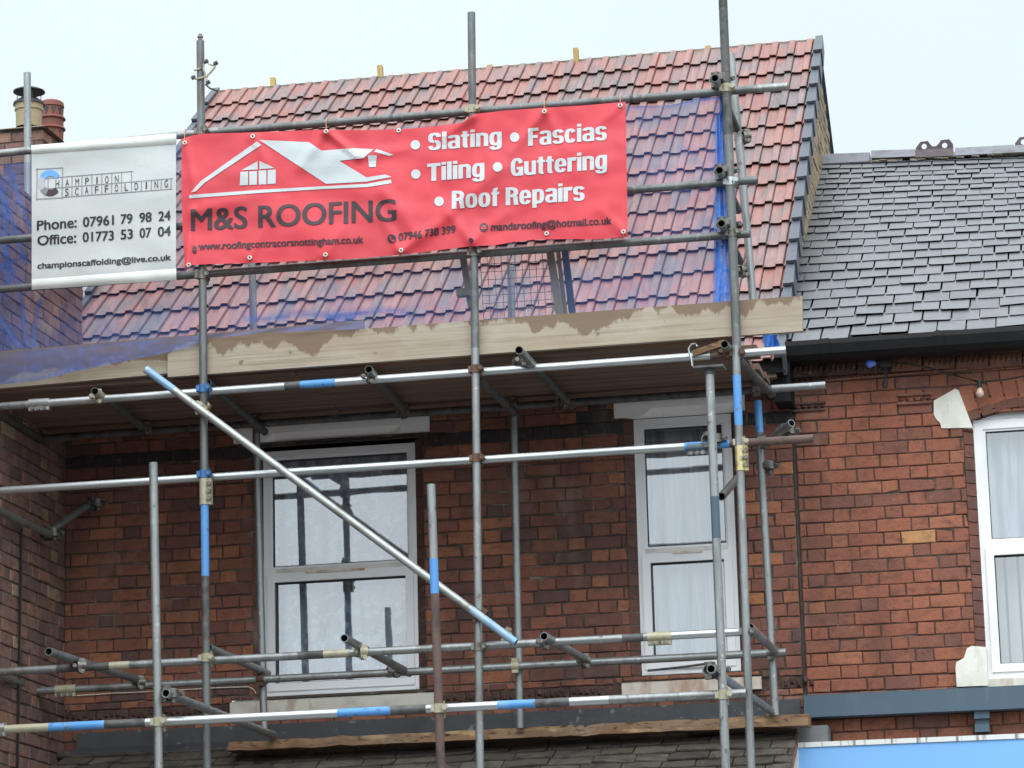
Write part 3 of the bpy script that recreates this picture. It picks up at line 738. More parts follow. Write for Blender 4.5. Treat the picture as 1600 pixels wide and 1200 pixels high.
# segmental arch, keystone, springers
def voussoir(key, a0, a1, r0, r1, cz, proud, colr=(1, 1, 1)):
    mbv.use(key); mbv.col = colr; n = 4
    for k in range(n):
        p, q = a0 + (a1 - a0) * k / n, a0 + (a1 - a0) * (k + 1) / n
        pts = [(ARCHC + r0 * sin(p), -proud, cz + r0 * cos(p)), (ARCHC + r0 * sin(q), -proud, cz + r0 * cos(q)), (ARCHC + r1 * sin(q), -proud, cz + r1 * cos(q)), (ARCHC + r1 * sin(p), -proud, cz + r1 * cos(p))]
        mbv.slab(pts, (0, .05 + proud, 0))
pS = at(1520, 657, 0); pK = at(1585, 639, 0)
half = (WN[1] - WN[0]) / 2 + .02; rise = pK.z - pS.z + .03
R0 = (half ** 2 + rise ** 2) / (2 * rise); CZ = pS.z + rise - R0
A = math.asin(half / R0); R1 = R0 + (at(1550, 598, 0).z - at(1550, 645, 0).z)
nv = 5
for sgn in (-1, 1):
    mbv = MB()
    for k in range(nv):
        a = A - (A - .072) * k / nv; b = A - (A - .072) * (k + 1) / nv - .0
        g = .0035
        cc = mixc((.25, .085, .05), (.33, .12, .07), RNG.random())
        lo_, hi_ = sorted((sgn * a, sgn * b))
        voussoir('arch', lo_ + g, hi_ - g, R0 + .055, R1, CZ, .004, cc)
        voussoir('arch', lo_ + g, hi_ - g, R0, R0 + .052, CZ, .004, mixc((.13, .055, .04), (.17, .07, .05), RNG.random()))
    mbv.build('window_arch', nb)

mbv = MB().use('paintstone')
zt_ = at(1590, 580, 0).z
for (a, r0, r1) in ((.068, R0 - .01, R1 + .05),):
    mbv.slab([(ARCHC - R0 * .068, -.03, CZ + R0 - .012), (ARCHC + R0 * .068, -.03, CZ + R0 - .012), (ARCHC + R0 * .068 + .02, -.03, zt_), (ARCHC - R0 * .068 - .02, -.03, zt_)], (0, .06, 0))
mbv.build('keystone', nb)
for sgn in (1, -1):
    mbv = MB().use('paintstone')
    pp = [(1520, 668), (1471, 669), (1469, 661), (1463, 655), (1459, 648), (1459, 626), (1493, 607), (1498, 610)]
    pts = [at(x, y, -.012) for x, y in pp]
    if sgn < 0: pts = [Vector((2 * ARCHC - p.x, p.y, p.z)) for p in pts][::-1]
    mbv.slab(pts[::-1], (0, .06, 0)); mbv.build('springer_stone', nb)
    mbv = MB().use('paintstone')
    pp = [(1544, 1071), (1495, 1073), (1493, 1045), (1494, 1035), (1506, 1028), (1511, 1013), (1518, 1009), (1541, 1011)]
    pts = [at(x, y, -.05) for x, y in pp]
    if sgn < 0: pts = [Vector((2 * ARCHC - p.x, p.y, p.z)) for p in pts][::-1]
    mbv.slab(pts[::-1], (0, .10, 0)); mbv.build('sill_corner_stone', nb)
# window with curtain above and vertical blind below
ZTN = at(1575, 852, WY).z
fn, low = window(nb, WN, ZTN, .06, .05, False, lower_blind=True)
mb = MB().use('upvc')     # arched head infill
n = 16
pts = [(WN[0] + (WN[1] - WN[0]) * k / n, WY + .004, CZ + math.sqrt(max(0, (R0 - .004) ** 2 - (WN[0] + (WN[1] - WN[0]) * k / n - ARCHC) ** 2))) for k in range(n + 1)]
mb.slab([(WN[0], WY + .004, WN[3] + .002), (WN[1], WY + .004, WN[3] + .002)] + pts[::-1], (0, .06, 0)); mb.build('head_infill', fn)
x = low[0] - .02; k = 0
while x < low[1]:
    mb = MB().use('blind'); r = RNG.uniform(.35, .75)
    mb.poly([(x, WY + .17 + .03 * r, low[2] - .03), (x + .072, WY + .17 - .03 * r, low[2] - .03), (x + .068, WY + .17 - .03 * r, low[3] + .04), (x + .004, WY + .17 + .03 * r, low[3] + .04)])
    mb.build('blind_slat', fn); x += .083; k += 1
mb = MB().use('sillpaint'); mb.box((WN[0] - .02, -.03, WN[2] - .05), (WN[1] + .02, .1, WN[2] - .003)); mb.build('window_sill', nb)
# cornice: terracotta panels and diamond band
def strip(x0, ytop0, ybot0, x1, ytop1, ybot1, Y):   # pixel strip -> (x0,x1,z0,z1) helper returning bilinear
    P = [at(x0, ybot0, Y), at(x1, ybot1, Y), at(x1, ytop1, Y), at(x0, ytop0, Y)]
    def f(u, v, d=0):
        a = P[0].lerp(P[1], u); b = P[3].lerp(P[2], u); q = a.lerp(b, v); return Vector((q.x, q.y - d, q.z))
    return f
mb = MB().use('terracotta')
S = strip(1236, 566, 590, 1650, 541, 566, -.03)
npan = 8
for k in range(npan):
    u0, u1 = k / npan + .003, (k + 1) / npan - .003
    q = [S(u0, 0), S(u1, 0), S(u1, 1), S(u0, 1)]
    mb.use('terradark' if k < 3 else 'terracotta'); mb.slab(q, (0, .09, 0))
    for j in range(6):       # leaf relief
        uc = u0 + (u1 - u0) * (j + .5) / 6; du = (u1 - u0) / 15
        a = [S(uc - du, .2), S(uc + du, .15), S(uc + du, .8), S(uc - du, .85)]
        b = [S(uc - du * .3, .4, .012), S(uc + du * .3, .4, .012), S(uc + du * .3, .6, .012), S(uc - du * .3, .6, .012)]
        mb.hexa(a + b)
def diamond_band(mb, S, n):
    for v0, v1, d in ((0, .22, .012), (.78, 1, .012), (.22, .78, -.012)):
        mb.slab([S(0, v0, d), S(1, v0, d), S(1, v1, d), S(0, v1, d)], (0, .06, 0))
    for k in range(n):
        u = (k + .5) / n; du = .42 / n
        q = [S(u - du, .5, -.011), S(u, .26, -.011), S(u + du, .5, -.011), S(u, .74, -.011)]
        a = mb.pt(S(u, .5, .014)); i = [mb.pt(p) for p in q]
        for e in range(4): mb.face((i[e], i[(e + 1) % 4], a))
for (k, a, b) in ((0, 1238, 1290), (1, 1292, 1345), (2, 1347, 1400), (3, 1402, 1456), (4, 1458, 1512), (5, 1514, 1568), (6, 1570, 1624)):
    f = lambda x: (x - 1238) / 362
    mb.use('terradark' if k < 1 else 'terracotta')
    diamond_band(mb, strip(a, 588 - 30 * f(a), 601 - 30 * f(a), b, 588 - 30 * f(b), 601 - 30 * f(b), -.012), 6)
mb.build('cornice', nb)
mb = MB().use('terradark')
diamond_band(mb, strip(1239, 630, 644, 1290, 627, 641, -.006), 5)
mb.build('diamond_panel', nb)
mb = MB().use('terracotta')
diamond_band(mb, strip(1402, 616, 633, 1456, 613, 630, -.006), 5)
mb.build('diamond_panel', nb)
# gutter
mb = MB().use('gutter')
g0, g1 = at(1229, 551, -.2), at(1660, 522, -.2)
prof = [(-.0, .055), (-.085, .052), (-.095, .02), (-.085, -.04), (-.045, -.068), (.06, -.072), (.06, .055)]
a = [mb.pt(g0 + Vector((0, y, z))) for y, z in prof]; b = [mb.pt(g1 + Vector((0, y, z))) for y, z in prof]
mb.skin(a, b); mb.face(a); mb.face(b[::-1])
for t in (.145, .56, .9):
    p = g0.lerp(g1, t)
    a = [mb.pt(p + Vector((-.03, y * 1.06 - .002, z * 1.06))) for y, z in prof]; b = [mb.pt(p + Vector((.03, y * 1.06 - .002, z * 1.06))) for y, z in prof]
    mb.skin(a, b); mb.face(a); mb.face(b[::-1])
mb.build('gutter', nb)
# slate roof
YRN = 3.75
e0, e1 = at(1236, 537, -.16), at(1665, 506, -.16)
r0, r1 = at(1282, 253, YRN), at(1680, 240, YRN)
def lin(p, q, X): t = (X - p.x) / (q.x - p.x); return p.lerp(q, t)
def sp(X, v, h=0):
    a, b = lin(e0, e1, X), lin(r0, r1, X); q = a.lerp(b, v)
    n = Vector((0, -(b.z - a.z), b.y - a.y)).normalized()
    return q + n * h
mb = MB().use('slate')
NS = 25; vs = [0]
for k in range(NS): vs.append(vs[-1] + 1.25 - .55 * k / NS)
vs = [v / vs[-1] for v in vs]
rr = random.Random(5)
for k in range(NS):
    SW = .186 - .010 * k / NS
    x = 1.66 - (SW / 2 if k % 2 else 0)
    v0, v1 = vs[k], min(1, vs[k + 1] + .015)
    while x < RX1:
        w = SW * rr.uniform(.95, 1.05)
        g = mixc((.078, .085, .094), (.110, .118, .128), rr.random())
        if rr.random() < .08: g = mixc(g, (.10, .10, .105), .7)
        mb.col = g
        J = lambda s=1: rr.uniform(-.0035, .0035) * s
        dv = rr.uniform(-.0025, .0025) * (2.2 if k < 3 else 1); h = .015 + rr.uniform(-.003, .005) * (1.8 if k < 3 else 1); tw = rr.uniform(-.0018, .0018) * (2.5 if k < 3 else 1)
        a, b = x + .0045 + J(), x + w - .0045 + J()
        chip = .012 if rr.random() < .25 else 0.001
        bot = [(a, v0 + dv + .004 * (chip > .005)), (a + chip * 1.5, v0 + dv), (b - chip, v0 + dv + tw), (b, v0 + dv + tw + .003 * (chip > .005))]
        T = [mb.pt(sp(X, v, h)) for X, v in bot] + [mb.pt(sp(b, v1, .003)), mb.pt(sp(a, v1, .003))]
        B = [mb.pt(sp(X, v + .008, h - .016)) for X, v in bot]
        mb.face(T)
        for q in range(3): mb.face((B[q], B[q + 1], T[q + 1], T[q]))
        mb.face((B[0], T[0], T[5])); mb.face((B[3], T[4], T[3]))
        x += w
mb.col = (1, 1, 1)
mb.use('gutter'); mb.slab([sp(1.66, .005, -.004), sp(RX1, .005, -.004), sp(RX1, 1, -.004), sp(1.66, 1, -.004)], (0, .03, -.05))
mb.use('slate'); mb.col = (.15, .16, .18)
q = [sp(1.66, 1, 0), sp(RX1, 1, 0)]
mb.slab([q[0], q[1], q[1] + Vector((0, 3.5, -2.6)), q[0] + Vector((0, 3.5, -2.6))], (0, 0, -.05)); mb.col = (1, 1, 1)
nroof = mb.build('roof', nb)
# ridge tiles
def ridge_piece(x0, yt0, yb0, x1, yt1, yb1, key, name='ridge_tile'):
    m_ = MB().use(key)
    Y = YRN - .02
    A0, B0, A1, B1 = at(x0, yt0, Y), at(x0, yb0, Y - .09), at(x1, yt1, Y), at(x1, yb1, Y - .09)
    m_.hexa([B0, B1, B1 + Vector((0, .22, 0)), B0 + Vector((0, .22, 0)), A0, A1, A1 + Vector((0, .05, 0)), A0 + Vector((0, .05, 0))])
    return m_.build(name, nroof)
ridge_piece(1275, 241, 256, 1359, 238, 252, 'ridgegrey')
ridge_piece(1361, 235, 247, 1430, 233, 244, 'ridgegrey')
ridge_piece(1430, 234, 246, 1489, 231, 243, 'crest')
ridge_piece(1492, 231, 243, 1584, 226, 238, 'ridgegrey')
ridge_piece(1585, 227, 238, 1660, 222, 234, 'ridgegrey')
m_ = MB().use('bedding')
for k in range(24):
    x0 = 1362 + k * 12; x1 = x0 + 12
    if RNG.random() < .2: continue
    y0 = 246 - .055 * (x0 - 1362); h = RNG.uniform(4, 8)
    P = [at(x0, y0 + h, YRN - .11), at(x1, y0 + h + RNG.uniform(-1, 1), YRN - .11), at(x1, y0 - 2, YRN - .06), at(x0, y0 - 2, YRN - .06)]
    m_.slab(P, (0, .08, -.02))
m_.build('ridge_bedding', nroof)
def crest(px0, py0):
    m_ = MB().use('crest')
    out = [(0, 18), (0, 11), (7, 2), (19, 1), (22, 6), (26, 10), (31, 10), (36, 6), (39, 1), (52, 0), (58, 8), (59, 15)]
    bm = bmesh.new(); 
    import mathutils.geometry as mg
    loops = [[Vector((x, y, 0)) for x, y in out]]
    for cx in (13, 45): loops.append([Vector((cx + 4.2 * cos(t * pi / 6), 9.5 + 4.2 * sin(t * pi / 6), 0)) for t in range(12)])
    tri = mg.tessellate_polygon(loops); flat = [p for l_ in loops for p in l_]
    F = [m_.pt(at(px0 + p.x, py0 + p.y - .05 * p.x, YRN)) for p in flat]; Bk = [m_.pt(at(px0 + p.x, py0 + p.y - .05 * p.x, YRN + .035)) for p in flat]
    for t in tri: m_.face([F[i] for i in t]); m_.face([Bk[i] for i in t][::-1])
    o = 0
    for l_ in loops:
        n = len(l_)
        for k in range(n): m_.face((F[o + k], F[o + (k + 1) % n], Bk[o + (k + 1) % n], Bk[o + k]))
        o += n
    bm.free(); m_.build('ridge_crest', nroof)
crest(1431, 220); crest(1586, 213)
# ledge and bracket over the shop sign
mb = MB().use('ledge')
P = [at(1256, 1121, -.13), at(1680, 1103, -.13), at(1680, 1068, -.13), at(1256, 1087, -.13)]
mb.slab(P, (0, .13, 0)); mb.slab([P[3] + Vector((0, .0, .004)), P[2] + Vector((0, 0, .004)), P[2] + Vector((0, .13, .02)), P[3] + Vector((0, .13, .02))], (0, 0, -.003))
mb.build('stone_ledge', nb)
mb = MB().use('ledge')
for (x0, x1, ya, yb_, d) in ((1522, 1546, 1110, 1123, .10), (1524, 1545, 1124, 1132, .07), (1523, 1546, 1132, 1144, .085)):
    p = [at(x0, yb_, -d), at(x1, yb_ - 1, -d), at(x1, ya - 1, -d), at(x0, ya, -d)]
    mb.slab(p, (0, d, 0))
mb.build('bracket', nb)
mb = MB().use('render')
mb.box((XS - .03, -.20, .13), (XS + .16, .0, at(1240, 1138, -.1).z)); mb.build('pilaster', nb)
mb = MB().use('render'); mb.box((XS + .01, 0, .13), (RX1, .25, 3.4)); mb.build('shopfront', nb)

# shop sign
sg = thing('shop_sign', at(1420, 1200, -.28), 'blank pale blue fascia sign in a dirty white frame, low on the right', 'sign')
mb = MB().use('signblue')
q = [at(1240, 1290, -.26), at(1700, 1272, -.26), at(1700, 1142, -.26), at(1240, 1161, -.26)]
ins = lambda a, b: [q[0] + Vector((a, 0, a)), q[1] + Vector((-a, 0, a)), q[2] + Vector((-a, 0, -a)), q[3] + Vector((a, 0, -a))]
mb.slab(ins(.03, 0), (0, .08, 0)); mb.build('sign_panel', sg)
mb = MB().use('signframe')
i2 = [p + Vector((0, -.012, 0)) for p in ins(.03, 0)]; o2 = [p + Vector((0, -.012, 0)) for p in q]
for k in range(4): mb.slab([o2[k], o2[(k + 1) % 4], i2[(k + 1) % 4], i2[k]], (0, .14, 0))
mb.build('sign_frame', sg)

# ================================================================ tall building at the left
lb = thing('gable_ended_building', (XL - 1, 0, 0), 'tall brown brick building with chimney pots at the left edge', 'building')
yend = atx(130, 470, XL).y; ztop = atx(2, 268, XL).z
ystart = -4.2
mb = MB()
brickwork(mb, lambda s, t, d: (XL + d, s, t), ystart, yend, 3.2, ztop, [], col_left, 'mortar', tref=ZBAND, rng=random.Random(9), st=.236)
mb.use('mortar')
mb.box((XL - .6, ystart, .13), (XL - .008, yend, 3.2))
mb.box((XL - .6, ystart + .05, 3.2), (XL - .012, yend - .004, ztop - .004))
mb.build('wall', lb)
CY = 1.6
cz0, cz1 = at(30, 250, CY).z - 1.6, at(30, 202, CY).z
cx0, cx1 = at(-25, 215, CY).x, at(67, 215, CY).x
mb = MB()
brickwork(mb, lambda s, t, d: (s, CY - d, t), cx0, cx1, cz0, cz1, [], col_left, 'mortar', rng=random.Random(4))
brickwork(mb, lambda s, t, d: (cx1 + d, s, t), CY, CY + .75, cz0, cz1, [], col_left, 'mortar', rng=random.Random(5))
mb.use('bedding')
mb.hexa([(cx0 - .03, CY - .03, cz1), (cx1 + .03, CY - .03, cz1), (cx1 + .03, CY + .78, cz1), (cx0 - .03, CY + .78, cz1),
         (cx0 + .06, CY + .1, cz1 + .05), (cx1 - .06, CY + .1, cz1 + .05), (cx1 - .06, CY + .65, cz1 + .05), (cx0 + .06, CY + .65, cz1 + .05)])
chim = mb.build('chimney', lb)
# buff pot with cowl
pc = at(45, 196, CY + .2); s1 = 1 / (FPX / (pc - CAM).dot(fw))
zb_ = pc.z
mb = MB().use('buffpot')
k_ = s1
mb.lathe((pc.x, pc.y), [(20 * k_, zb_ - .02), (20.5 * k_, zb_ + 22 * k_), (22.5 * k_, zb_ + 24 * k_), (22 * k_, zb_ + 28 * k_), (23.5 * k_, zb_ + 37 * k_), (19 * k_, zb_ + 38 * k_), (17 * k_, zb_ + 20 * k_)])
pot = mb.build('chimney_pot', chim, smooth=True)
mb = MB().use('cowl')
mb.lathe((pc.x, pc.y), [(25 * k_, zb_ + 33 * k_), (24 * k_, zb_ + 37 * k_), (14 * k_, zb_ + 44 * k_), (8 * k_, zb_ + 45 * k_)])
mb.lathe((pc.x, pc.y), [(25 * k_, zb_ + 54 * k_), (24.5 * k_, zb_ + 56 * k_), (12 * k_, zb_ + 61 * k_), (.002, zb_ + 63 * k_)])
mb.lathe((pc.x, pc.y), [(.002, zb_ + 55 * k_), (25 * k_, zb_ + 54 * k_)])
for t in range(4):
    a = t * pi / 2 + .6; dx, dy = 19 * k_ * cos(a), 19 * k_ * sin(a)
    mb.cyl((pc.x + dx, pc.y + dy, zb_ + 38 * k_), (pc.x + dx, pc.y + dy, zb_ + 55 * k_), .7 * k_, 6)
mb.build('pot_cowl', chim, smooth=True)
# red louvred pot
pr = at(80, 216, CY + .75); zr_ = pr.z
mb = MB().use('redpot')
mb.lathe((pr.x, pr.y), [(19 * k_, zr_ - .25), (19.5 * k_, zr_ + 12 * k_), (23 * k_, zr_ + 14 * k_), (21.5 * k_, zr_ + 17 * k_), (19.5 * k_, zr_ + 18 * k_), (19.5 * k_, zr_ + 29 * k_), (23 * k_, zr_ + 31 * k_), (21.5 * k_, zr_ + 34 * k_), (19 * k_, zr_ + 35 * k_), (18.5 * k_, zr_ + 50 * k_), (20.5 * k_, zr_ + 51 * k_), (19.5 * k_, zr_ + 58 * k_), (16 * k_, zr_ + 61 * k_), (15 * k_, zr_ + 50 * k_)])
mb.use('cowl')
for zz, hh in ((36, 12), (4, 8)):
    for t in range(10):
        a = t * pi / 5 + .2
        def cp(da, z, r): return (pr.x + r * k_ * cos(a + da), pr.y + r * k_ * sin(a + da), zr_ + z * k_)
        mb.poly([cp(-.22, zz + hh, 19.6), cp(.22, zz + hh, 19.6), cp(0, zz, 19.9)])
mb.build('chimney_pot', chim, smooth=True)
# cable down the wall
mb = MB().use('rubber')
p0, p1 = atx(34, 826, XL + .015), atx(27, 1230, XL + .015)
mb.path([p0, p0.lerp(p1, .3), p0.lerp(p1, .6), p1], .009); mb.build('wall_cable', lb)

# ================================================================ terrace across the street (mirrored low in the window panes)
op = thing('opposite_terrace', (0, -31, 0), 'brick terrace across the street, mirrored low in the window panes', 'terrace')
mb = MB().use('brick'); mb.col = (.24, .10, .07)
mb.box((-16, -39, .1), (20, -31, 5.4)); mb.build('wall', op)
mb = MB().use('slate'); mb.col = (.12, .125, .13)
mb.slab([(-16.2, -30.7, 5.3), (20.2, -30.7, 5.3), (20.2, -35, 8.5), (-16.2, -35, 8.5)], (0, 0, -.1))
mb.slab([(-16.2, -39.3, 5.3), (20.2, -39.3, 5.3), (20.2, -35, 8.5), (-16.2, -35, 8.5)], (0, 0, -.1))
for gx in (-9, -2.5, 4, 10.5):
    mb.slab([(gx - 1.7, -30.6, 5.5), (gx, -30.6, 8.1), (gx, -34.2, 8.1), (gx - 1.7, -32.2, 5.5)], (0, 0, -.08)); mb.slab([(gx + 1.7, -30.6, 5.5), (gx, -30.6, 8.1), (gx, -34.2, 8.1), (gx + 1.7, -32.2, 5.5)], (0, 0, -.08))
rf_ = mb.build('roof', op)
mb = MB().use('brick'); mb.col = (.2, .09, .07)
for cx in (-12.2, 0.8, 13.7): mb.box((cx - .5, -35.4, 7.8), (cx + .5, -34.6, 9.7))
mb.build('chimney', rf_)

# ================================================================ scaffold
sc = thing('scaffold', (at(740, 1000, YB).x, YB, 0), 'grey tube scaffold with blue paint marks standing across the house front', 'scaffold')
def pole(name, p, q, segs=((1, 'galv'),), r=.0245):
    mb = MB(); mb.tube(p, q, list(segs), r=r); return mb.build(name, sc, smooth=True)
def vsegs(y0, y1, marks, base='galv'):
    out = []; cur = y0
    for a, b, k in marks:
        if a > cur: out.append(((a - y0) / (y1 - y0), base))
        out.append(((b - y0) / (y1 - y0), k)); cur = b
    if cur < y1: out.append((1, base))
    return out
def down(p, x1, y1, Y):      # lower end of a standard: continue the measured line to the ground
    q = at(x1, y1, Y); p = at(*p, Y); d = q - p
    t = (0.14 - p.z) / d.z
    return p, p + d * t, (q - p).length / (d.length * t)
def standard(p0, p1, Y, marks=(), base='galv'):
    P = at(*p0, Y); p, g, fr = down(p0, p1[0], p1[1], Y)
    sg_ = vsegs(p0[1], p1[1], marks, base)
    sg_ = [(t * fr, k) for t, k in sg_] + [(1, base)]
    return pole('standard_tube', p, g, sg_)
# outer row
standard((313, 64), (323.5, 1200), YB, [(790, 912, 'bluepaint'), (912, 1010, 'darksteel')], 'galvdark')
standard((736.5, 20), (750, 1200), YB, [(20, 560, 'galvdark')])
pole('standard_tube', at(1129, -14, YB), at(1152, 560, YB), [(.4, 'darksteel'), (1, 'galvdark')], r=.027)
standard((1149.5, 540), (1173.5, 1200), YB - .012, [(588, 668, 'bluepaint'), (668, 1190, 'galv')])
# inner row
standard((42.5, 114), (50, 1200), YA)
pole('standard_tube', at(393, 385, YA), at(412.5, 1138, YA))
pole('standard_tube', at(798, 415, YA), at(812.5, 1138, YA), [(.35, 'galv'), (1, 'galv')])
pole('standard_tube', at(1184, 626, YA), at(1211.5, 1118, YA), vsegs(626, 1118, [(626, 690, 'bluepaint')]))
pole('standard_tube', at(1142, 84, YA - .3), at(1165, 340, YA - .3))
pole('standard_tube', at(1155, 212, YA - .38), at(1177, 475, YA - .38))
# foremost row
standard((239.5, 723), (248, 1200), YC)
standard((673.5, 757), (689, 1200), YC, [(757, 875, 'galv'), (875, 930, 'bluepaint')], 'rust')
standard((1108.5, 578), (1134, 1200), YC, [(578, 780, 'galv'), (780, 846, 'ledge')])
LB, LA, LC = YB + .055, YA - .055, YC + .055
def led(name, p, q, Y, marks=(), base='galv'):
    return pole(name, at(*p, Y), at(*q, Y), vsegs(p[0], q[0], marks, base))
led('guard_rail', (-40, 244), (342, 205), LB)
led('guard_rail', (338, 206), (1231, 135), LB, [(616, 622, 'darksteel'), (990, 996, 'darksteel'), (1185, 1231, 'galv')], 'galvdark')
led('guard_rail', (-40, 379), (1184, 281), LB, base='galvdark')
led('guard_rail', (-40, 455), (1172, 365), LB, [(932, 937, 'darksteel')], 'galvdark')
led('ledger_tube', (-40, 638), (1228, 547), LB, [(-39, 46, 'galv'), (46, 460, 'silver'), (460, 485, 'darksteel'), (485, 540, 'bluepaint'), (540, 1115, 'silver'), (1115, 1140, 'rust')], 'silver')
led('ledger_tube', (22, 688), (1290, 602), LA, [(22, 60, 'galv'), (60, 1210, 'darksteel')])
led('ledger_tube', (-40, 769.5), (1271, 685), LB, [(-39, 1078, 'silver'), (1078, 1146, 'bluepaint'), (1146, 1271, 'rust')])
led('ledger_tube', (-40, 1052), (1163, 987), LB, [(95, 180, 'darksteel'), (180, 212, 'cream'), (480, 520, 'darksteel'), (520, 560, 'cream'), (980, 1012, 'darksteel'), (1050, 1163, 'silver')])
led('ledger_tube', (-40, 1085), (1228, 1019), LA)
led('ledger_tube', (-40, 1142), (1166, 1083), LC, [(-40, 82, 'cream'), (82, 172, 'bluepaint'), (172, 238, 'darksteel'), (238, 542, 'silver'), (542, 625, 'bluepaint'), (625, 680, 'darksteel'), (680, 790, 'silver'), (790, 848, 'bluepaint'), (848, 900, 'darksteel'), (900, 960, 'silver')])
# transoms
def tr(p, Yp, q, Yq, segs=((1, 'galv'),), name='transom_tube'):
    return pole(name, at(*p, Yp), at(*q, Yq), segs)
tr((76, 1018), YB - .38, (228, 1066), YA + .08)
tr((538, 997), YB - .3, (640, 1052), YA + .08)
tr((850, 994), YB - .2, (920, 1033), YA + .06)
tr((259, 1083), YC - .1, (428, 1149), YA + .05)
tr((1111, 1045), YC - .1, (1206, 1112), YA + .05)
tr((1172, 980), YB + .03, (1216, 1022), YA + .1)
tr((326, 1012), YB + .1, (418, 1052), YA + .1)
tr((-20, 1048), YB, (50, 1075), YA)
tr((148, 611), YB - .1, (236, 676), YA + .05, ((.12, 'cream'), (1, 'darksteel')))
tr((324, 598), YB + .05, (414, 675), YA + .05, ((1, 'darksteel'),))
tr((576, 577), YB - .1, (636, 646), YA + .05, ((.12, 'galv'), (1, 'darksteel')))
tr((748, 590), YB + .08, (806, 648), YA + .05, ((1, 'darksteel'),))
tr((811, 547), YB - .35, (893, 634), YA + .05, ((.3, 'galv'), (1, 'darksteel')))
tr((1132, 538), YB - .12, (1206, 616), YA + .05, ((.1, 'galv'), (1, 'darksteel')))
tr((-25, 632), YB + .1, (70, 690), YA + .05, ((1, 'darksteel'),))
for x, y, ln in ((1117, 122, 1.3), (1124, 266, .9), (1127, 349, .9)):      # end guard rails running back to the roof
    p = at(x, y, YB - .13); pole('return_rail', p, p + Vector((0, ln, 0)), ((.1, 'galv'), (1, 'darksteel')))
tr((-10, 795), YB + .2, (80, 836), YA - .1, name='tie_tube')
tr((66, 838), YA - .12, (149, 781), -.08, name='tie_tube')
tr((1127, 776), YB - .1, (1157, 742), YB + .55, ((1, 'darksteel'),), name='tie_tube')
tr((1195, 694), YA - .1, (1237, 661), YA - .35, name='tie_tube')
pole('brace_tube', at(228, 577, YB - .062), at(806, 1004, YB - .062), [(.08, 'bluepale'), (.885, 'galvlight'), (1, 'bluepale')])
# top spigot on the outer left standard
mb = MB().use('clamp'); p = at(313, 64, YB)
mb.cyl(p, p + Vector((0, 0, .022)), .014, 10); mb.cyl(p + Vector((0, 0, .022)), p + Vector((0, 0, .030)), .019, 10); mb.cyl(p + Vector((0, 0, .03)), p + Vector((0, 0, .045)), .012, 10)
mb.build('spigot_pin', sc)
# sleeve couplers joining tubes end to end
def sleeve(p, q, key):
    mb = MB().use(key); d = (q - p).normalized()
    mb.cyl(p, q, .030, 16)
    side = d.cross(Vector((0, -1, 0))).normalized()
    dn_ = Vector((0, 0, -1)) if abs(d.z) < .5 else Vector((1, 0, 0))
    c = p.lerp(q, .5) + dn_ * .038; L = (q - p).length
    mb.bar(p + dn_ * .036, q + dn_ * .036, .034, .022, dn_)
    mb.use('clamp')
    for t in (.22, .5, .78):
        b = p.lerp(q, t) + dn_ * .038; mb.cyl(b + Vector((0, -.036, 0)), b + Vector((0, .03, 0)), .008, 6); mb.cyl(b + Vector((0, -.04, 0)), b + Vector((0, -.026, 0)), .014, 6)
    mb.build('sleeve_coupler', sc, smooth=True)
def sl(p, q, Y, key): sleeve(at(*p, Y), at(*q, Y), key)
sl((46, 631), (78, 629), LB, 'silver'); sl((87, 1078), (119, 1076.5), LA, 'cream'); sl((1012, 996), (1049, 994), LB, 'cream')
sl((319.2, 748), (319.6, 789), YB, 'cream'); sl((1156, 697), (1157.5, 736), YB - .012, 'brass'); sl((1074, 700), (1106, 698), LB, 'ledge')
sl((-20, 1139), (9, 1137), LC, 'silver')
# couplers: two bands at right angles with a bolted flap on each
def coupler_mesh(key):
    mb = MB().use(key)
    def band(c, d, w=.05, r=.0315):
        d = Vector(d); a = mb.ring(c - d * w / 2, d, r, 14); b = mb.ring(c + d * w / 2, d, r, 14)
        a2 = mb.ring(c - d * w / 2, d, .0245, 14); b2 = mb.ring(c + d * w / 2, d, .0245, 14)
        mb.skin(a, b); mb.skin(a2, a); mb.skin(b, b2)
    band(Vector((0, 0, 0)), (0, 0, 1)); band(Vector((0, .055, 0)), (1, 0, 0))
    mb.box((-.026, .016, -.026), (.026, .038, .026))
    for sx in (-1, 1):
        mb.box((sx * .030 - .012, -.022, -.018), (sx * .030 + .012, .018, .018))
    mb.cyl((.040, -.045, 0), (.040, .03, 0), .0075, 6); mb.cyl((.040, -.050, 0), (.040, -.022, 0), .015, 6)
    mb.box((-.02, .03, .026), (.02, .075, .046)); mb.box((-.02, .03, -.046), (.02, .075, -.026))
    mb.cyl((0, .0, -.042), (0, .085, -.042), .0075, 6); mb.cyl((0, -.012, -.042), (0, .012, -.042), .014, 6)
    return mb
protos = {}
def coupler(x, y, Y, key='clamp', rot=0, flip=1, roll=0):
    p = at(x, y, Y)
    if key not in protos:
        o = coupler_mesh(key).build('coupler', None, smooth=True, origin=(0, 0, 0)); o.parent = sc; protos[key] = o
    else:
        o = protos[key].copy(); COL.objects.link(o); o.parent = sc
    o.location = p - sc.location; o.rotation_euler = (0, roll, rot + (0 if flip > 0 else pi))
for x, y, k in ((314.5, 205, 'clamp'), (316, 430, 'clamp'), (318, 607, 'clampblue'), (319, 741, 'clampblue'), (322, 1028, 'cream'),
                (738, 171, 'cream'), (741, 395, 'clamp'), (743, 577, 'clamprust'), (745, 716, 'clamprust'), (748, 1011, 'clamp'),
                (1135, 138, 'cream'), (1141, 284, 'silver'), (1144, 364, 'clamp'), (1151, 552, 'clamprust'), (1157, 691, 'cream'), (1166, 987, 'clamp')):
    coupler(x, y, YB, k)
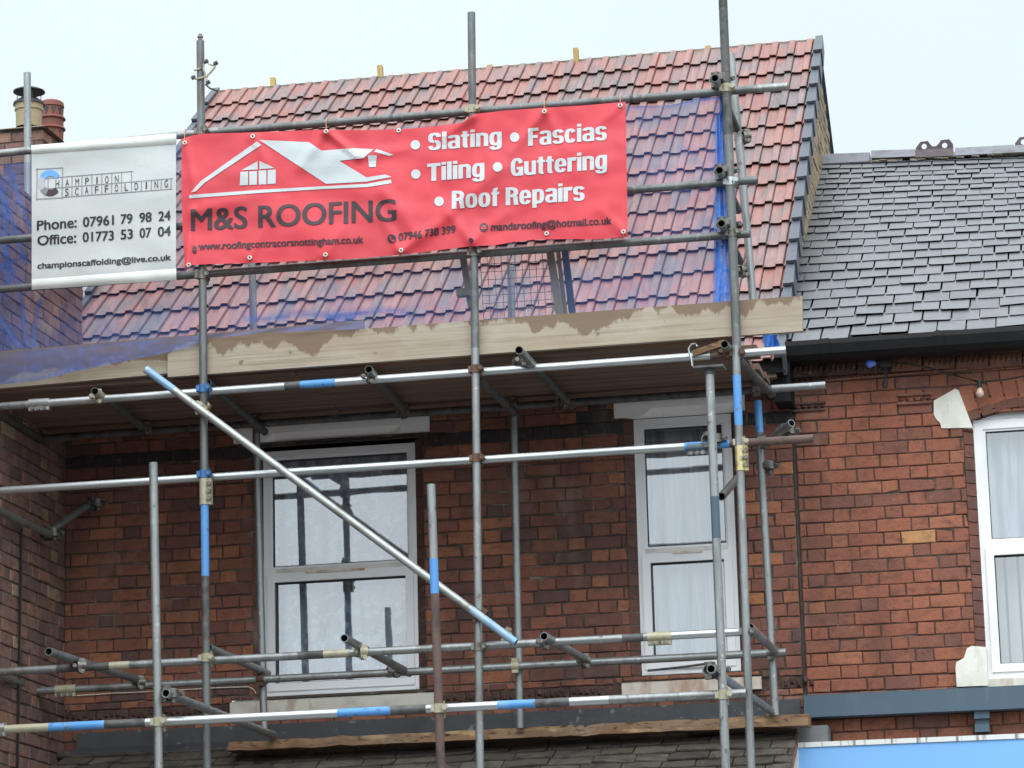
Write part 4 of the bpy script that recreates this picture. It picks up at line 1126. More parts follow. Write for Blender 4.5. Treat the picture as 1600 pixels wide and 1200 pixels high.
for x, y, k in ((47, 687, 'clamp'), (403, 662, 'clamp'), (805, 635, 'clamp'), (1184, 610, 'clamp'), (49, 1083, 'clamprust'), (411, 1062, 'clamprust'), (808, 1042, 'cream'), (1206, 1021, 'clamp'), (1192, 690, 'clamp')):
    coupler(x, y, YA, k, flip=-1)
for x, y in ((247.5, 1128), (686, 1107), (1130, 1086)): coupler(x, y, YC, 'cream')
for x, y, Y, k in ((153, 619, LB, 'cream'), (578, 588, LB, 'clamp'), (818, 562, LB, 'clamp'), (1136, 549, LB, 'clamprust'), (127, 1040, LB, 'clamp'), (567, 1018, LB, 'cream'), (852, 1002, LB, 'clamp'),
                   (219, 1066, LA, 'clamp'), (619, 1047, LA, 'clamp'), (914, 1032, LA, 'clamp'), (229, 670, LA, 'clamp'), (631, 643, LA, 'clamp'), (880, 628, LA, 'clamp'), (1166, 213, YA - .35, 'clamp'), (1163, 422, YA - .35, 'clamp')):
    coupler(x, y, Y - .02, k, rot=.5, roll=pi / 2)
for x, y, Y in ((1118, 122, YB), (1125, 266, YB), (1128, 349, YB), (1106, 685, YB), (1110, 1046, YC), (257, 1083, YC), (72, 832, YA - .1), (140, 786, -.15), (1222, 672, YA - .2), (1190, 727, YA)):
    coupler(x + 12, y, Y, 'clamp', rot=1.1)
coupler(315, 636, YB - .03, 'cream', roll=.7); coupler(749, 960, YB - .03, 'clamprust', roll=.7); coupler(790, 990, YA, 'cream', roll=.4)
# wires hanging round the top of the left standard
mb = MB().use('cream')
def pw(L, Y=YB - .03): return [at(x, y, Y) for x, y in L]
mb.path(pw([(318, 112), (318, 100), (323, 97), (328, 101), (333, 102), (337, 100)]), .006); mb.path(pw([(337, 100), (335, 106), (330, 112), (324, 118), (322, 124), (325, 131)]), .007)
mb.path(pw([(303, 110), (310, 108), (317, 106), (320, 112), (322, 120)]), .006); mb.path(pw([(300, 122), (307, 123), (315, 122), (322, 119)]), .007)
mb.use('darksteel')
for x, y in ((337, 100), (302, 122), (325, 130), (322, 97)): p = at(x, y, YB - .03); mb.cyl(p - Vector((.012, 0, 0)), p + Vector((.012, 0, .01)), .014, 8)
mb.path(pw([(321, 132), (328, 138), (334, 140), (340, 142)]), .006)
mb.build('loose_clip', sc, smooth=True)
# forked head on the foremost right standard
mb = MB().use('darksteel'); p = at(1108.5, 577, YC)
mb.box((p.x - .085, p.y - .06, p.z), (p.x + .085, p.y + .06, p.z + .012)); mb.cyl(p - Vector((0, 0, .03)), p, .03, 12)
mb.build('base_plate', sc, smooth=True)
# hook clip on the bright ledger
mb = MB().use('silver'); mb.path(pw([(1090, 541), (1086, 537), (1080, 538), (1076, 545), (1078, 555), (1081, 562), (1082, 572)], LB - .04), .006); mb.build('loose_clip', sc, smooth=True)

# ---------------------------------------------------------------- deck boards
zdeck = at(743, 577, LB).z + .075
yb0, yb1 = YB + .13, YA + .12
nb_ = 5; wdt = (yb1 - yb0) / nb_
xs = [at(-120, 600, YB).x, at(540, 600, YB).x, XS - .12]
for i in range(nb_):
    for j in range(2):
        o_ = RNG.uniform(-.25, .25) if j == 0 else 0
        mb = MB().use('darkwood')
        off = .35 * (1 if i % 2 else -1)
        xa = xs[j] + (off if j else 0); xb = xs[j + 1] + (off if j == 0 else 0) + (RNG.uniform(-.08, .08) if j else -.01)
        yy = yb0 + i * wdt
        sag = RNG.uniform(-.006, .006)
        mb.box((xa, yy + .006, zdeck + sag), (xb, yy + wdt - .006, zdeck + .038 + sag))
        tag(mb.build('scaffold_board'), 'dark brown board in the scaffold deck seen from below, among look-alike boards', 'board', 'deck boards under the toe boards')
# soffit boards between the deck and wall
mb = MB().use('darkwood')
mb.box((XL + .03, YA + .13, zdeck + .05), (XS - .05, -.03, zdeck + .075)); mb.box((XL + .03, -.24, EZ - .16), (XS - .08, -.22, EZ - .03)); mb.build('eaves_soffit', house)

# toe boards
def board(name, pts, Y, th, label, key='toewood', stain=1.):
    """front outline by four corners (top-left, top-right, bottom-right, bottom-left); fine grid so the soaked edge shows"""
    mb = MB().use(key); tl, tr_, br, bl = [at(x, y, Y) for x, y in pts]
    n, m_ = 60, 8; rows = []
    for j in range(m_ + 1):
        v = j / m_
        rows.append([mb.pt(tl.lerp(tr_, u / n).lerp(bl.lerp(br, u / n), v), (1 - v) * stain) for u in range(n + 1)])
    for a, b in zip(rows, rows[1:]):
        for k in range(n): mb.face((b[k], b[k + 1], a[k + 1], a[k]))
    o = Vector((0, th, 0))
    B = [mb.pt(p + o, .0) for p in (tl, tr_, br, bl)]
    mb.face((B[3], B[0], B[1], B[2])[::1])
    for k in range(n):
        pass
    mb.face([rows[0][k] for k in range(n + 1)] + [B[1], B[0]])
    mb.face([rows[-1][k] for k in range(n, -1, -1)] + [B[3], B[2]])
    mb.face([rows[j][0] for j in range(m_, -1, -1)] + [B[0], B[3]]); mb.face([rows[j][n] for j in range(m_ + 1)] + [B[2], B[1]])
    return tag(mb.build(name), label, 'toe board')
board('toe_board', [(262, 537), (1253, 462), (1254, 517), (262, 589)], YB + .03, .038, 'pale toe board with a ragged soaked brown edge, running to the slate roof')
board('toe_board', [(-60, 554), (568, 500), (568, 556), (-60, 612)], YB + .085, .038, 'greyer toe board at the left, half wrapped in blue netting', stain=2.4)
# plank lying on the lean-to roof
P0, P1 = at(354, 1173, -.45), at(1263, 1133, -.45)
mb = MB().use('plank')
n = 40
for k in range(n):
    a, b = P0.lerp(P1, k / n), P0.lerp(P1, (k + 1) / n)
    w0 = .05 if k == 0 else 0
    dz = Vector((0, .05, .060 + .016 * k / n)); dy = Vector((0, .16, .0))
    jit = lambda kk: Vector((0, .03 * mnoise.noise(Vector((kk * .9, 0, 3))), .014 * mnoise.noise(Vector((kk * .7, 4, 0)))))
    mb.hexa([a + jit(k), b + jit(k + 1), b + dy, a + dy, a + dz + jit(k), b + dz + jit(k + 1), b + dz + dy, a + dz + dy])
tag(mb.build('plank'), 'rotten orange plank lying along the lean-to roof below the windows', 'plank')

# ---------------------------------------------------------------- things on the deck behind the netting
def stick(name, p, q, Y, w, key, label, cat='batten', group=None):
    mb = MB().use(key); mb.bar(at(*p, Y), at(*q, Y), w, w * .8, (0, 1, 0)); return tag(mb.build(name), label, cat, group)
stick('timber_batten', (723, 398), (737, 480), YB + .3, .04, 'battengreen', 'greenish batten leaning beside the middle scaffold pole under the red banner')
stick('timber_batten', (859, 388), (875, 495), YB + .3, .045, 'battengreen', 'thicker greenish batten at the right edge of the wire mesh panel')
stick('timber_batten', (872, 392), (884, 495), YB + .36, .025, 'battengreen', 'thin greenish batten between the thick batten and the blue grey prop')
stick('timber_prop', (882, 385), (895, 495), YB + .42, .04, 'ledge', 'blue grey prop leaning right of the battens under the red banner', 'prop')
stick('timber_wedge', (1082, 553), (1133, 535), LB - .03, .035, 'plank', 'brown wedge of timber jammed above the bright ledger tube beside the hook clip', 'wedge')
mb = MB().use('battengreen'); p = at(727, 458, YB + .26); mb.box((p.x - .05, p.y - .03, p.z - .02), (p.x + .03, p.y + .03, p.z + .025))
tag(mb.build('timber_block'), 'short timber block crossing the batten by the middle pole', 'block')
mb = MB().use('wire')
for k in range(11):
    t = k / 10; mb.cyl(at(750 + 108 * t, 401 - 6 * t, YB + .34), at(756 + 108 * t, 500 - 8 * t, YB + .34), .0022, 5)
for k in range(9):
    t = k / 8; mb.cyl(at(750 + 6 * t, 401 + 98 * t, YB + .345), at(858 + 6 * t, 395 + 97 * t, YB + .345), .0022, 5)
tag(mb.build('mesh_guard'), 'square wire mesh guard panel standing behind the toe board', 'guard panel')

# ---------------------------------------------------------------- blue debris netting
def interp(L, x):
    for (x0, y0), (x1, y1) in zip(L, L[1:]):
        if x <= x1: return y0 + (y1 - y0) * (x - x0) / (x1 - x0)
    return L[-1][1]
def cdist0(px, py, x0, y0, x1, y1, w):
    dx, dy = x1 - x0, y1 - y0; t = max(0, min(1, ((px - x0) * dx + (py - y0) * dy) / (dx * dx + dy * dy)))
    return math.exp(-((px - x0 - t * dx) ** 2 + (py - y0 - t * dy) ** 2) / (w * w))
mb = MB().use('net')
TOP = [(-60, 262), (60, 252), (285, 226), (740, 190), (980, 166), (1050, 164), (1085, 155), (1118, 151), (1130, 152)]
BOT = [(-60, 600), (1130, 486)]
nx, ny = 320, 60; rows = []
FOLDS = [(-10, 262, 40, 410), (10, 255, 52, 372), (-25, 300, 28, 448), (-5, 420, 46, 396), (-20, 470, 30, 540), (4, 300, 14, 450), (60, 470, 52, 545), (30, 450, 44, 540)]
for j in range(ny + 1):
    v = j / ny; row = []
    for i in range(nx + 1):
        x = -60 + 1186 * i / nx; y = interp(TOP, x) + (interp(BOT, x) - interp(TOP, x)) * v
        Y = YB + .16 + .035 * mnoise.noise(Vector((x * .012, y * .006, 1))) + .01 * sin(x * .05 + y * .02)
        d = .23 + .12 * mnoise.noise(Vector((x * .02, y * .03, 7)))
        if x < 60: d += .24 * (60 - x) / 60
        elif x < 300: d += .10
        if x < 90:
            for a_, b_, c2, d2 in FOLDS:
                d += cdist0(x, y, a_, b_, c2, d2, 3.2) * .55
        d += .55 * math.exp(-(v * (interp(BOT, x) - interp(TOP, x)) / 5) ** 2) * (1 if x > 960 else 0)
        d += .45 * math.exp(-((x - 1124) / 9) ** 2)
        d += .5 * math.exp(-((y - (512 - .04 * x + 3 * sin(x * .05))) / 5) ** 2) * (1 if 380 < x < 640 else 0)
        d += .5 * math.exp(-((x - 535) / 22) ** 2 - ((y - 497) / 9) ** 2)
        row.append(mb.pt(at(x, y, Y), max(.03, min(.95, d))))
    rows.append(row)
for a, b in zip(rows, rows[1:]):
    for k in range(nx): mb.face((b[k], b[k + 1], a[k + 1], a[k]))
netob = tag(mb.build('debris_net', smooth='all'), 'see-through blue debris netting hung behind the banners across the roof', 'netting')
mb = MB().use('netedge')     # gathered edge by the right standard
rows = []
for j in range(41):
    v = j / 40; y = 150 + 322 * v
    xa = 1119 - 5 * v + (6 if v < .1 else 0); xb = 1129 + 21 * min(1, v * 1.2)
    rows.append([mb.pt(at(xa + (xb - xa) * k / 14, y, YB + .10 + .012 * sin(k * 1.7 + v * 5) + .012 * sin(k * .9 - v * 9)), .93 if k > 1 else .55) for k in range(15)])
for a, b in zip(rows, rows[1:]):
    for k in range(14): mb.face((b[k], b[k + 1], a[k + 1], a[k]))
mb.build('gathered_edge', netob, smooth='all')
mb = MB().use('net')     # sag draped over the left toe board
EDGE = [(-60, 604), (0, 601), (60, 594), (120, 580), (180, 567), (250, 553), (300, 541), (330, 528), (420, 520), (566, 514)]
TOPD = [(-60, 556), (330, 522), (566, 501)]
rows = []
for j in range(9):
    v = j / 8
    rows.append([mb.pt(at(x, interp(TOPD, x) + (interp(EDGE, x) - interp(TOPD, x)) * v, YB + .012 + .006 * sin(x * .07 + v * 3)), (.6 if v > .93 else .40 + .22 * mnoise.noise(Vector((x * .02, v * 4, 2))))) for x in range(-60, 571, 10)])
for a, b in zip(rows, rows[1:]):
    for k in range(len(a) - 1): mb.face((b[k], b[k + 1], a[k + 1], a[k]))
mb.build('draped_edge', netob, smooth='all')
mb = MB().use('bluetarp')
rows = []
for j in range(9):
    v = j / 8
    rows.append([mb.pt(at(1190 + 5 * v + (18 + 8 * v) * k / 6, 518 + 27 * v - 2 * k / 6, -.75 + .03 * sin(k * 1.4 + v * 4))) for k in range(7)])
for a, b in zip(rows, rows[1:]):
    for k in range(6): mb.face((b[k], b[k + 1], a[k + 1], a[k]))
tag(mb.build('blue_sheet', smooth='all'), 'scrap of blue sheeting tucked under the right end of the toe board', 'sheeting')

# ---------------------------------------------------------------- lettering
_txt = {}
def text_geo(s, bold):
    if (s, bold) in _txt: return _txt[(s, bold)]
    cu = bpy.data.curves.new('lettering', 'FONT'); cu.body = s; cu.offset = bold; cu.resolution_u = 4
    ob = bpy.data.objects.new('lettering', cu); COL.objects.link(ob)
    dg = bpy.context.evaluated_depsgraph_get(); dg.update()
    me = bpy.data.meshes.new_from_object(ob.evaluated_get(dg))
    bm = bmesh.new(); bm.from_mesh(me)
    bmesh.ops.remove_doubles(bm, verts=bm.verts, dist=1e-5)
    bmesh.ops.triangulate(bm, faces=bm.faces)
    for _ in range(3):
        e = [x for x in bm.edges if x.calc_length() > .16]
        if not e: break
        bmesh.ops.subdivide_edges(bm, edges=e, cuts=1); bm.normal_update(); bmesh.ops.triangulate(bm, faces=bm.faces)
    bm.verts.ensure_lookup_table()
    v = [(q.co.x, q.co.y) for q in bm.verts]; f = [[q.index for q in fc.verts] for fc in bm.faces]
    bm.free(); bpy.data.objects.remove(ob); bpy.data.curves.remove(cu); bpy.data.meshes.remove(me)
    _txt[(s, bold)] = (v, f); return v, f
CAPH = max(y for x, y in text_geo('H', 0)[0]); XH = max(y for x, y in text_geo('x', 0)[0]); TALLX = .74
def put_text(mb, key, s, p0, p1, H, surf, bold=0., spread=0.):
    if spread:      # heavy face: strokes laid side by side
        for k, (dx, dy) in enumerate(((-1, .3), (1, .3), (-1, -.3), (1, -.3), (0, .0))):
            o = (dx * spread, dy * spread)
            put_text(mb, key, s, (p0[0] + spread + o[0], p0[1] - o[1] - spread * .35), (p1[0] - spread + o[0], p1[1] - o[1] - spread * .35), H - spread * .7, lambda x, y, k=k: surf(x, y) + Vector((0, -.0003 * k, 0)), bold)
        return
    skew = 0.
    v, f = text_geo(s, bold); mb.use(key)
    xh = XH; k2 = xh0 if (xh0 := TALLX) else 0
    def ry(b):
        if b <= 0: return b
        if b <= XH: return b * (k2 * CAPH / XH)
        return k2 * CAPH + (b - XH) * (CAPH - k2 * CAPH) / (CAPH - XH)
    if any(ch.islower() for ch in s): v = [(a, ry(b)) for a, b in v]
    x0, x1 = min(a for a, b in v), max(a for a, b in v)
    k = H / CAPH; idx = []
    for a, b in v:
        u = (a - x0) / (x1 - x0)
        px = p0[0] + (p1[0] - p0[0]) * u + skew * b * k; py = p0[1] + (p1[1] - p0[1]) * u - b * k
        idx.append(mb.pt(surf(px, py)))
    for fc in f: mb.face([idx[i] for i in fc])
def put_poly(mb, key, pts, surf, step=8):
    """flat printed shape, cut fine enough to follow the cloth"""
    mb.use(key)
    bm = bmesh.new(); bm.faces.new([bm.verts.new((x, y, 0)) for x, y in pts])
    bm.normal_update(); bmesh.ops.triangulate(bm, faces=bm.faces)
    for _ in range(5):
        e = [x for x in bm.edges if x.calc_length() > step]
        if not e: break
        bmesh.ops.subdivide_edges(bm, edges=e, cuts=1); bm.normal_update(); bmesh.ops.triangulate(bm, faces=bm.faces)
    bm.verts.index_update(); idx = [mb.pt(surf(q.co.x, q.co.y)) for q in bm.verts]
    for fc in bm.faces: mb.face([idx[q.index] for q in fc.verts])
    bm.free()
def disc(cx, cy, r, n=20, ry=None): return [(cx + r * cos(2 * pi * k / n), cy + (ry or r) * sin(2 * pi * k / n)) for k in range(n)]
def line_poly(a, b, w):
    d = math.hypot(b[0] - a[0], b[1] - a[1]); nx_, ny_ = -(b[1] - a[1]) / d * w / 2, (b[0] - a[0]) / d * w / 2
    return [(a[0] + nx_, a[1] + ny_), (b[0] + nx_, b[1] + ny_), (b[0] - nx_, b[1] - ny_), (a[0] - nx_, a[1] - ny_)]

# ---------------------------------------------------------------- red banner
CREASE = [(509, 205, 560, 245, 6, .022), (509, 205, 470, 260, 9, .012), (850, 174, 800, 235, 9, .020), (850, 174, 880, 225, 9, .012), (738, 182, 690, 215, 8, .018), (738, 182, 770, 260, 12, .014), (626, 391, 700, 340, 9, .018),
          (626, 391, 590, 330, 9, .012), (736, 376, 700, 330, 9, .014), (736, 376, 790, 335, 10, .012), (700, 330, 800, 250, 12, .012), (288, 222, 305, 300, 6, .014), (292, 415, 300, 330, 6, .02), (305, 330, 420, 300, 12, .010),
          (560, 245, 640, 232, 8, .012), (600, 300, 660, 380, 11, .012), (394, 213, 420, 260, 8, .010), (508, 398, 540, 350, 9, .010), (390, 402, 410, 360, 8, .010), (969, 165, 930, 200, 8, .01), (974, 362, 940, 330, 8, .01)]
def cdist(px, py, c):
    x0, y0, x1, y1, w, a = c; dx, dy = x1 - x0, y1 - y0; L2 = dx * dx + dy * dy
    t = max(0, min(1, ((px - x0) * dx + (py - y0) * dy) / L2)); d = math.hypot(px - x0 - t * dx, py - y0 - t * dy)
    return a * math.exp(-(d / w) ** 2) * (1 - .55 * t)
YR = YB - .05
def rdisp(px, py):
    d = .022 * mnoise.noise(Vector((px * .009, py * .013, 0))) + .008 * mnoise.noise(Vector((px * .03, py * .035, 3)))
    for c in CREASE: d += cdist(px, py, c) * 1.25
    d += .02 * math.exp(-((px - 742) / 14) ** 2)
    return d
def red(px, py, e=0): return at(px, py, YR - rdisp(px, py) - e)
RT = [(284, 217), (300, 211.5), (314, 209), (392, 207), (505, 202.5), (560, 203.5), (640, 201), (691, 196), (724.5, 191), (739, 178.5), (790, 172.5), (850, 168.5), (915, 164.5), (977.5, 159)]
RB = [(284, 424), (300, 414), (330, 412.5), (392, 411), (505, 406.5), (570, 403), (644, 396), (734, 385), (774, 383), (800, 378.5), (834, 374.5), (880, 373.5), (929, 374), (981, 370)]
ban = thing('roofing_banner', red(630, 300), 'wrinkled red vinyl banner with white house logo and roofing services, tied to the scaffold', 'banner')
mb = MB().use('red'); nx, ny = 230, 60; rows = []
for j in range(ny + 1):
    v = j / ny; row = []
    for i in range(nx + 1):
        u = i / nx
        xl = 284 - 2.5 * sin(v * pi) + 5 * v; xr = 977.5 + 3.5 * v
        x = xl + (xr - xl) * u
        yt, yb = interp(RT, max(284, x)), interp(RB, max(284, x))
        row.append(mb.pt(red(x, yt + (yb - yt) * v)))
    rows.append(row)
for a, b in zip(rows, rows[1:]):
    for k in range(nx): mb.face((b[k], b[k + 1], a[k + 1], a[k]))
sheet = mb.build('banner_sheet', ban, smooth='all')
def surf(px, py): return red(px, py, .004)
def surf2(px, py): return red(px, py, .0065)
Z2 = lambda x, y: (280 + x / 4.444, 150 + y / 4.444)
mb = MB()
for poly in ([(80, 670), (150, 590), (540, 315), (570, 340), (180, 600), (110, 665)],
             [(70, 687), (560, 651), (1100, 621), (1300, 610), (1470, 580), (1475, 605), (1310, 632), (1000, 646), (560, 673), (70, 711)],
             [(555, 305), (900, 320), (990, 380), (1200, 362), (1350, 370), (1280, 430), (1110, 450), (1300, 565), (1430, 545), (1475, 562), (1300, 595), (1020, 610)],
             [(1310, 412), (1372, 412), (1365, 492), (1318, 494)], [(1370, 368), (1490, 408), (1455, 416), (1355, 386)],
             [(432, 515), (545, 452), (545, 511)], [(557, 450), (662, 500), (557, 508)],
             [(425, 527), (478, 523), (478, 618), (420, 621)], [(487, 523), (540, 520), (540, 616), (487, 618)], [(552, 518), (605, 515), (605, 613), (552, 615)], [(614, 514), (670, 510), (670, 608), (614, 612)]):
    put_poly(mb, 'white', [Z2(*p) for p in poly], surf)
mb.build('house_logo', ban)
mb = MB()
put_text(mb, 'charcoal', 'M&S ROOFING', (298, 360.5), (619, 345), 34, surf, 0, 1.0)
mb.build('company_lettering', ban)
mb = MB()
for (cx, cy) in ((649.2, 226.2), (804, 214.3), (649.7, 272), (777.5, 261), (686, 314.6)): put_poly(mb, 'white', disc(cx, cy, 7.4), surf)
# heavy condensed sans face drawn from broad strokes (cap height 1)
def arcband(x0, y0, x1, y1, sx, sy, a0, a1, n=14):
    cx, cy, A_, B_ = (x0 + x1) / 2, (y0 + y1) / 2, (x1 - x0) / 2, (y1 - y0) / 2
    def p(a, A2, B2, e=2.6):
        c, s2 = cos(radians(a)), sin(radians(a))
        return (cx + A2 * math.copysign(abs(c) ** (2 / e), c), cy + B2 * math.copysign(abs(s2) ** (2 / e), s2))
    o = [p(a0 + (a1 - a0) * k / n, A_, B_) for k in range(n + 1)]; q = [p(a0 + (a1 - a0) * k / n, A_ - sx, B_ - sy) for k in range(n + 1)]
    return o + q[::-1]
def rect(x0, y0, x1, y1): return [(x0, y0), (x1, y0), (x1, y1), (x0, y1)]
XHT, ST, HT, GW = .79, .195, .15, .53
def glyph(ch):
    W, X = GW, XHT
    full = lambda x0, y0, x1, y1: [arcband(x0, y0, x1, y1, ST, HT, 0, 180), arcband(x0, y0, x1, y1, ST, HT, 180, 360)]
    if ch in 'il': return ST, [rect(0, 0, ST, 1.03 if ch == 'l' else X)] + ([rect(0, .87, ST, 1.03)] if ch == 'i' else [])
    if ch == 'o': return W, full(0, -.01, W, X + .01)
    if ch == 'c': return W - .03, [arcband(0, -.01, W - .03, X + .01, ST, HT, 28, 332, 24)]
    if ch == 'e': return W, [arcband(0, -.01, W, X + .01, ST, HT, 0, 332, 24), rect(ST * .6, .33, W - .012, .44)]
    if ch == 'n': return W, [rect(0, 0, ST, X), arcband(0, .30, W, X + .01, ST, HT, 0, 125), rect(W - ST, 0, W, .56)]
    if ch == 'u': return W, [rect(W - ST, 0, W, X), arcband(0, -.01, W, .49, ST, HT, 180, 305), rect(0, .23, ST, X)]
    if ch == 'r': return W * .72, [rect(0, 0, ST, X), arcband(0.02, .34, W * 1.2, X + .01, ST, .2, 78, 140)]
    if ch == 'a': return W, [rect(W - ST, 0, W, .58), arcband(0, .36, W, X + .01, ST, HT, 0, 172), arcband(0, -.01, W - .02, .46, ST, .12, 35, 325, 20)]
    if ch == 's': return W - .02, [arcband(0, .32, W - .02, X + .01, ST, .13, 10, 268, 20), arcband(0, -.01, W - .02, .46, ST, .13, -170, 88, 20)]
    if ch == 'S': return W + .02, [arcband(0, .42, W + .02, 1.01, ST, .15, 5, 268, 20), arcband(0, -.01, W + .02, .57, ST, .15, -175, 88, 20)]
    if ch == 't': return W * .66, [rect(.07, .12, .07 + ST, .97), rect(0, X - .14, W * .66, X), arcband(.07, -.01, .07 + ST * 2.1, .34, ST, .14, 180, 275)]
    if ch == 'f': return W * .66, [rect(.06, 0, .06 + ST, .82), rect(0, X - .14, W * .66, X), arcband(.06, .62, .06 + ST * 2.2, 1.03, ST, .14, 85, 180)]
    if ch == 'g': return W, full(0, .0, W, X + .01) + [rect(W - ST, -.05, W, X), arcband(0, -.25, W, .25, ST, .13, 190, 360)]
    if ch == 'p': return W, full(0, -.01, W, X + .01) + [rect(0, -.24, ST, X)]
    if ch == 'F': return W * .88, [rect(0, 0, ST + .02, 1), rect(0, .82, W * .88, 1), rect(0, .42, W * .8, .59)]
    if ch == 'T': return W * 1.06, [rect(W * .53 - ST * .54, 0, W * .53 + ST * .54, 1), rect(0, .82, W * 1.06, 1)]
    if ch == 'R': return W + .03, [rect(0, 0, ST + .01, 1), arcband(-.25, .42, W + .02, 1, ST, .16, -90, 90, 18), rect(.05, .42, .2, .58), rect(.05, .84, .2, 1), [(W - ST - .02, .48), (W - .02, .50), (W + .04, 0), (W - ST + .03, 0)]]
    if ch == 'G': return W + .03, [arcband(0, -.01, W + .03, 1.01, ST, .16, 22, 345, 26), rect(W * .5, .36, W + .03, .50), rect(W + .03 - ST * .9, 0, W + .03, .45)]
    return .2, []
def heavy(mb, key, txt, p0, p1, H, surf):
    x, out = 0, []
    for ch in txt:
        w, polys = glyph(ch)
        out += [[(a + x, b) for a, b in pl] for pl in polys]; x += w + .045
    x -= .045
    for k, pl in enumerate(out):
        put_poly(mb, key, [(p0[0] + (p1[0] - p0[0]) * a / x, p0[1] + (p1[1] - p0[1]) * a / x - b * H) for a, b in pl], lambda u, v, k=k: surf(u, v) + Vector((0, -.0003 * (k % 5), 0)))
for s_t, p0, p1, H in (('Slating', (669, 235), (784, 226.5), 26.5), ('Fascias', (825, 228), (948, 218.5), 27.5), ('Tiling', (667.5, 283.5), (757, 276), 27.5), ('Guttering', (798, 275.5), (948.5, 263.5), 27.5), ('Roof Repairs', (706, 326.5), (913.5, 313), 28)):
    heavy(mb, 'white', s_t, p0, p1, H, surf)
mb.build('services_lettering', ban); TALLX = .74
mb = MB()
put_text(mb, 'charcoal', 'www.roofingcontracorsnottingham.co.uk', (310, 390.5), (567.5, 379.5), 10.5, surf, .0, .45)
put_text(mb, 'charcoal', '07946 738 399', (622.5, 376.5), (711.5, 363.5), 12, surf, .0, .45)
put_text(mb, 'blackprint', 'mandsroofing@hotmail.co.uk', (767, 360.5), (955.4, 350), 11, surf, .0, .45)
put_poly(mb, 'charcoal', disc(304, 390, 3.4, 16, 6.5), surf); put_poly(mb, 'charcoal', disc(612, 373, 6.8), surf); put_poly(mb, 'charcoal', disc(756, 355, 6.8), surf)
put_poly(mb, 'redprint', [(608.5, 370), (610.5, 369), (612, 372), (611, 373.2), (613, 375.2), (614.5, 374.2), (616.3, 376.5), (614.5, 378), (610.5, 375.5)], surf2)
put_poly(mb, 'redprint', [(752, 352.5), (760, 352), (760, 357.5), (752, 358)], surf2); put_poly(mb, 'charcoal', line_poly((752, 352.5), (756, 355.6), .9), lambda x, y: red(x, y, .008)); put_poly(mb, 'charcoal', line_poly((756, 355.6), (760, 352), .9), lambda x, y: red(x, y, .008))
put_poly(mb, 'redprint', line_poly((302, 390), (306, 390), .8), surf2)
mb.build('contact_lettering', ban)
EY = [(288.5, 223, 1), (394.7, 213, 0), (509.5, 205, 1), (623, 204, 0), (850.4, 174, 1), (969, 164.5, 1), (294.6, 414, 0), (390, 402.5, 0), (508.4, 398, -1), (626.5, 391, -1), (854, 365, 0), (974, 362, -1), (735.7, 375, -1)]
for x, y, t in EY:
    mb = MB().use('eyelet' if x != 735.7 else 'blackprint')
    c = red(x, y, .006)
    a = mb.ring(c, (0, 1, 0), .0145, 14); b = mb.ring(c + Vector((0, -.003, 0)), (0, 1, 0), .010, 14); b3 = mb.ring(c, (0, 1, 0), .006, 14); mb.skin(a, b); mb.skin(b, b3)
    mb.use('blackprint'); mb.face(b3)
    e = mb.build('eyelet', ban)
    if t:
        mb = MB().use('tie'); rail = at(x, y - 16 * t, LB)
        ry = (242 - .0800 * x - 12) if t > 0 else (446 - .0735 * x)
        mb.path([red(x, y, .008), at(x, (y + ry) / 2, YR - .012), at(x, ry, YR - .0), at(x + .5, ry - 5, LB - .02), at(x + 1, ry - 3, LB + .03)], .0028, 6); mb.build('cable_tie', ban)

# ---------------------------------------------------------------- white banner
YW = YB - .035
def wdisp(px, py): return .010 * mnoise.noise(Vector((px * .012, py * .02, 9))) + .004 * sin(py * .06 + px * .01) + .006 * math.exp(-((px - 105) / 12) ** 2 - ((py - 243) / 14) ** 2)
def wht(px, py, e=0): return at(px, py, YW - wdisp(px, py) - e)
wb = thing('scaffold_banner', wht(160, 330), 'off-white banner with a scaffold lattice logo and phone numbers, left of the red one', 'banner')
WT = [(49, 241), (275, 225.5)]; WBm = [(49, 436.5), (275, 419.5)]
def sheet_between(mb, T, B, xl, xr, fn, nx, ny, e=0, bulge=0):
    rows = []
    for j in range(ny + 1):
        v = j / ny; row = []
        for i in range(nx + 1):
            x = xl + (xr - xl) * i / nx
            row.append(mb.pt(fn(x, interp(T, x) + (interp(B, x) - interp(T, x)) * v, e + bulge * sin(pi * v))))
        rows.append(row)
    for a, b in zip(rows, rows[1:]):
        for k in range(nx): mb.face((b[k], b[k + 1], a[k + 1], a[k]))
mb = MB().use('whitevinyl'); sheet_between(mb, WT, WBm, 49.5, 275, wht, 60, 50); mb.build('banner_sheet', wb, smooth='all')
mb = MB().use('hem'); sheet_between(mb, [(49, 227), (275, 208.5)], WT, 49, 275.5, wht, 60, 8, .002, .013); mb.build('banner_hem', wb, smooth='all')
mb = MB().use('hem'); sheet_between(mb, WBm, [(49, 453), (275, 437.5)], 49.5, 275.5, wht, 60, 8, .002, .013); mb.build('banner_hem', wb, smooth='all')
ws = lambda x, y: wht(x, y, .003); ws2 = lambda x, y: wht(x, y, .0045)
Z5 = lambda x, y: (40 + x / 5, 220 + y / 5)
mb = MB()
for s_t, a, b, H in (('Phone:', (88, 700), (400, 676), 15), ('07961', (447, 672), (690, 655), 15), ('79', (742, 650), (835, 643), 15), ('98', (888, 638), (985, 631), 15), ('24', (1037, 628), (1133, 619), 15),
                     ('Office:', (92, 818), (396, 795), 15), ('01773', (445, 790), (690, 776), 15), ('53', (742, 770), (838, 763), 15), ('07', (890, 758), (982, 752), 15), ('04', (1032, 748), (1135, 741), 15)):
    put_text(mb, 'blackprint', s_t, Z5(*a), Z5(*b), H, ws, .0, .5)
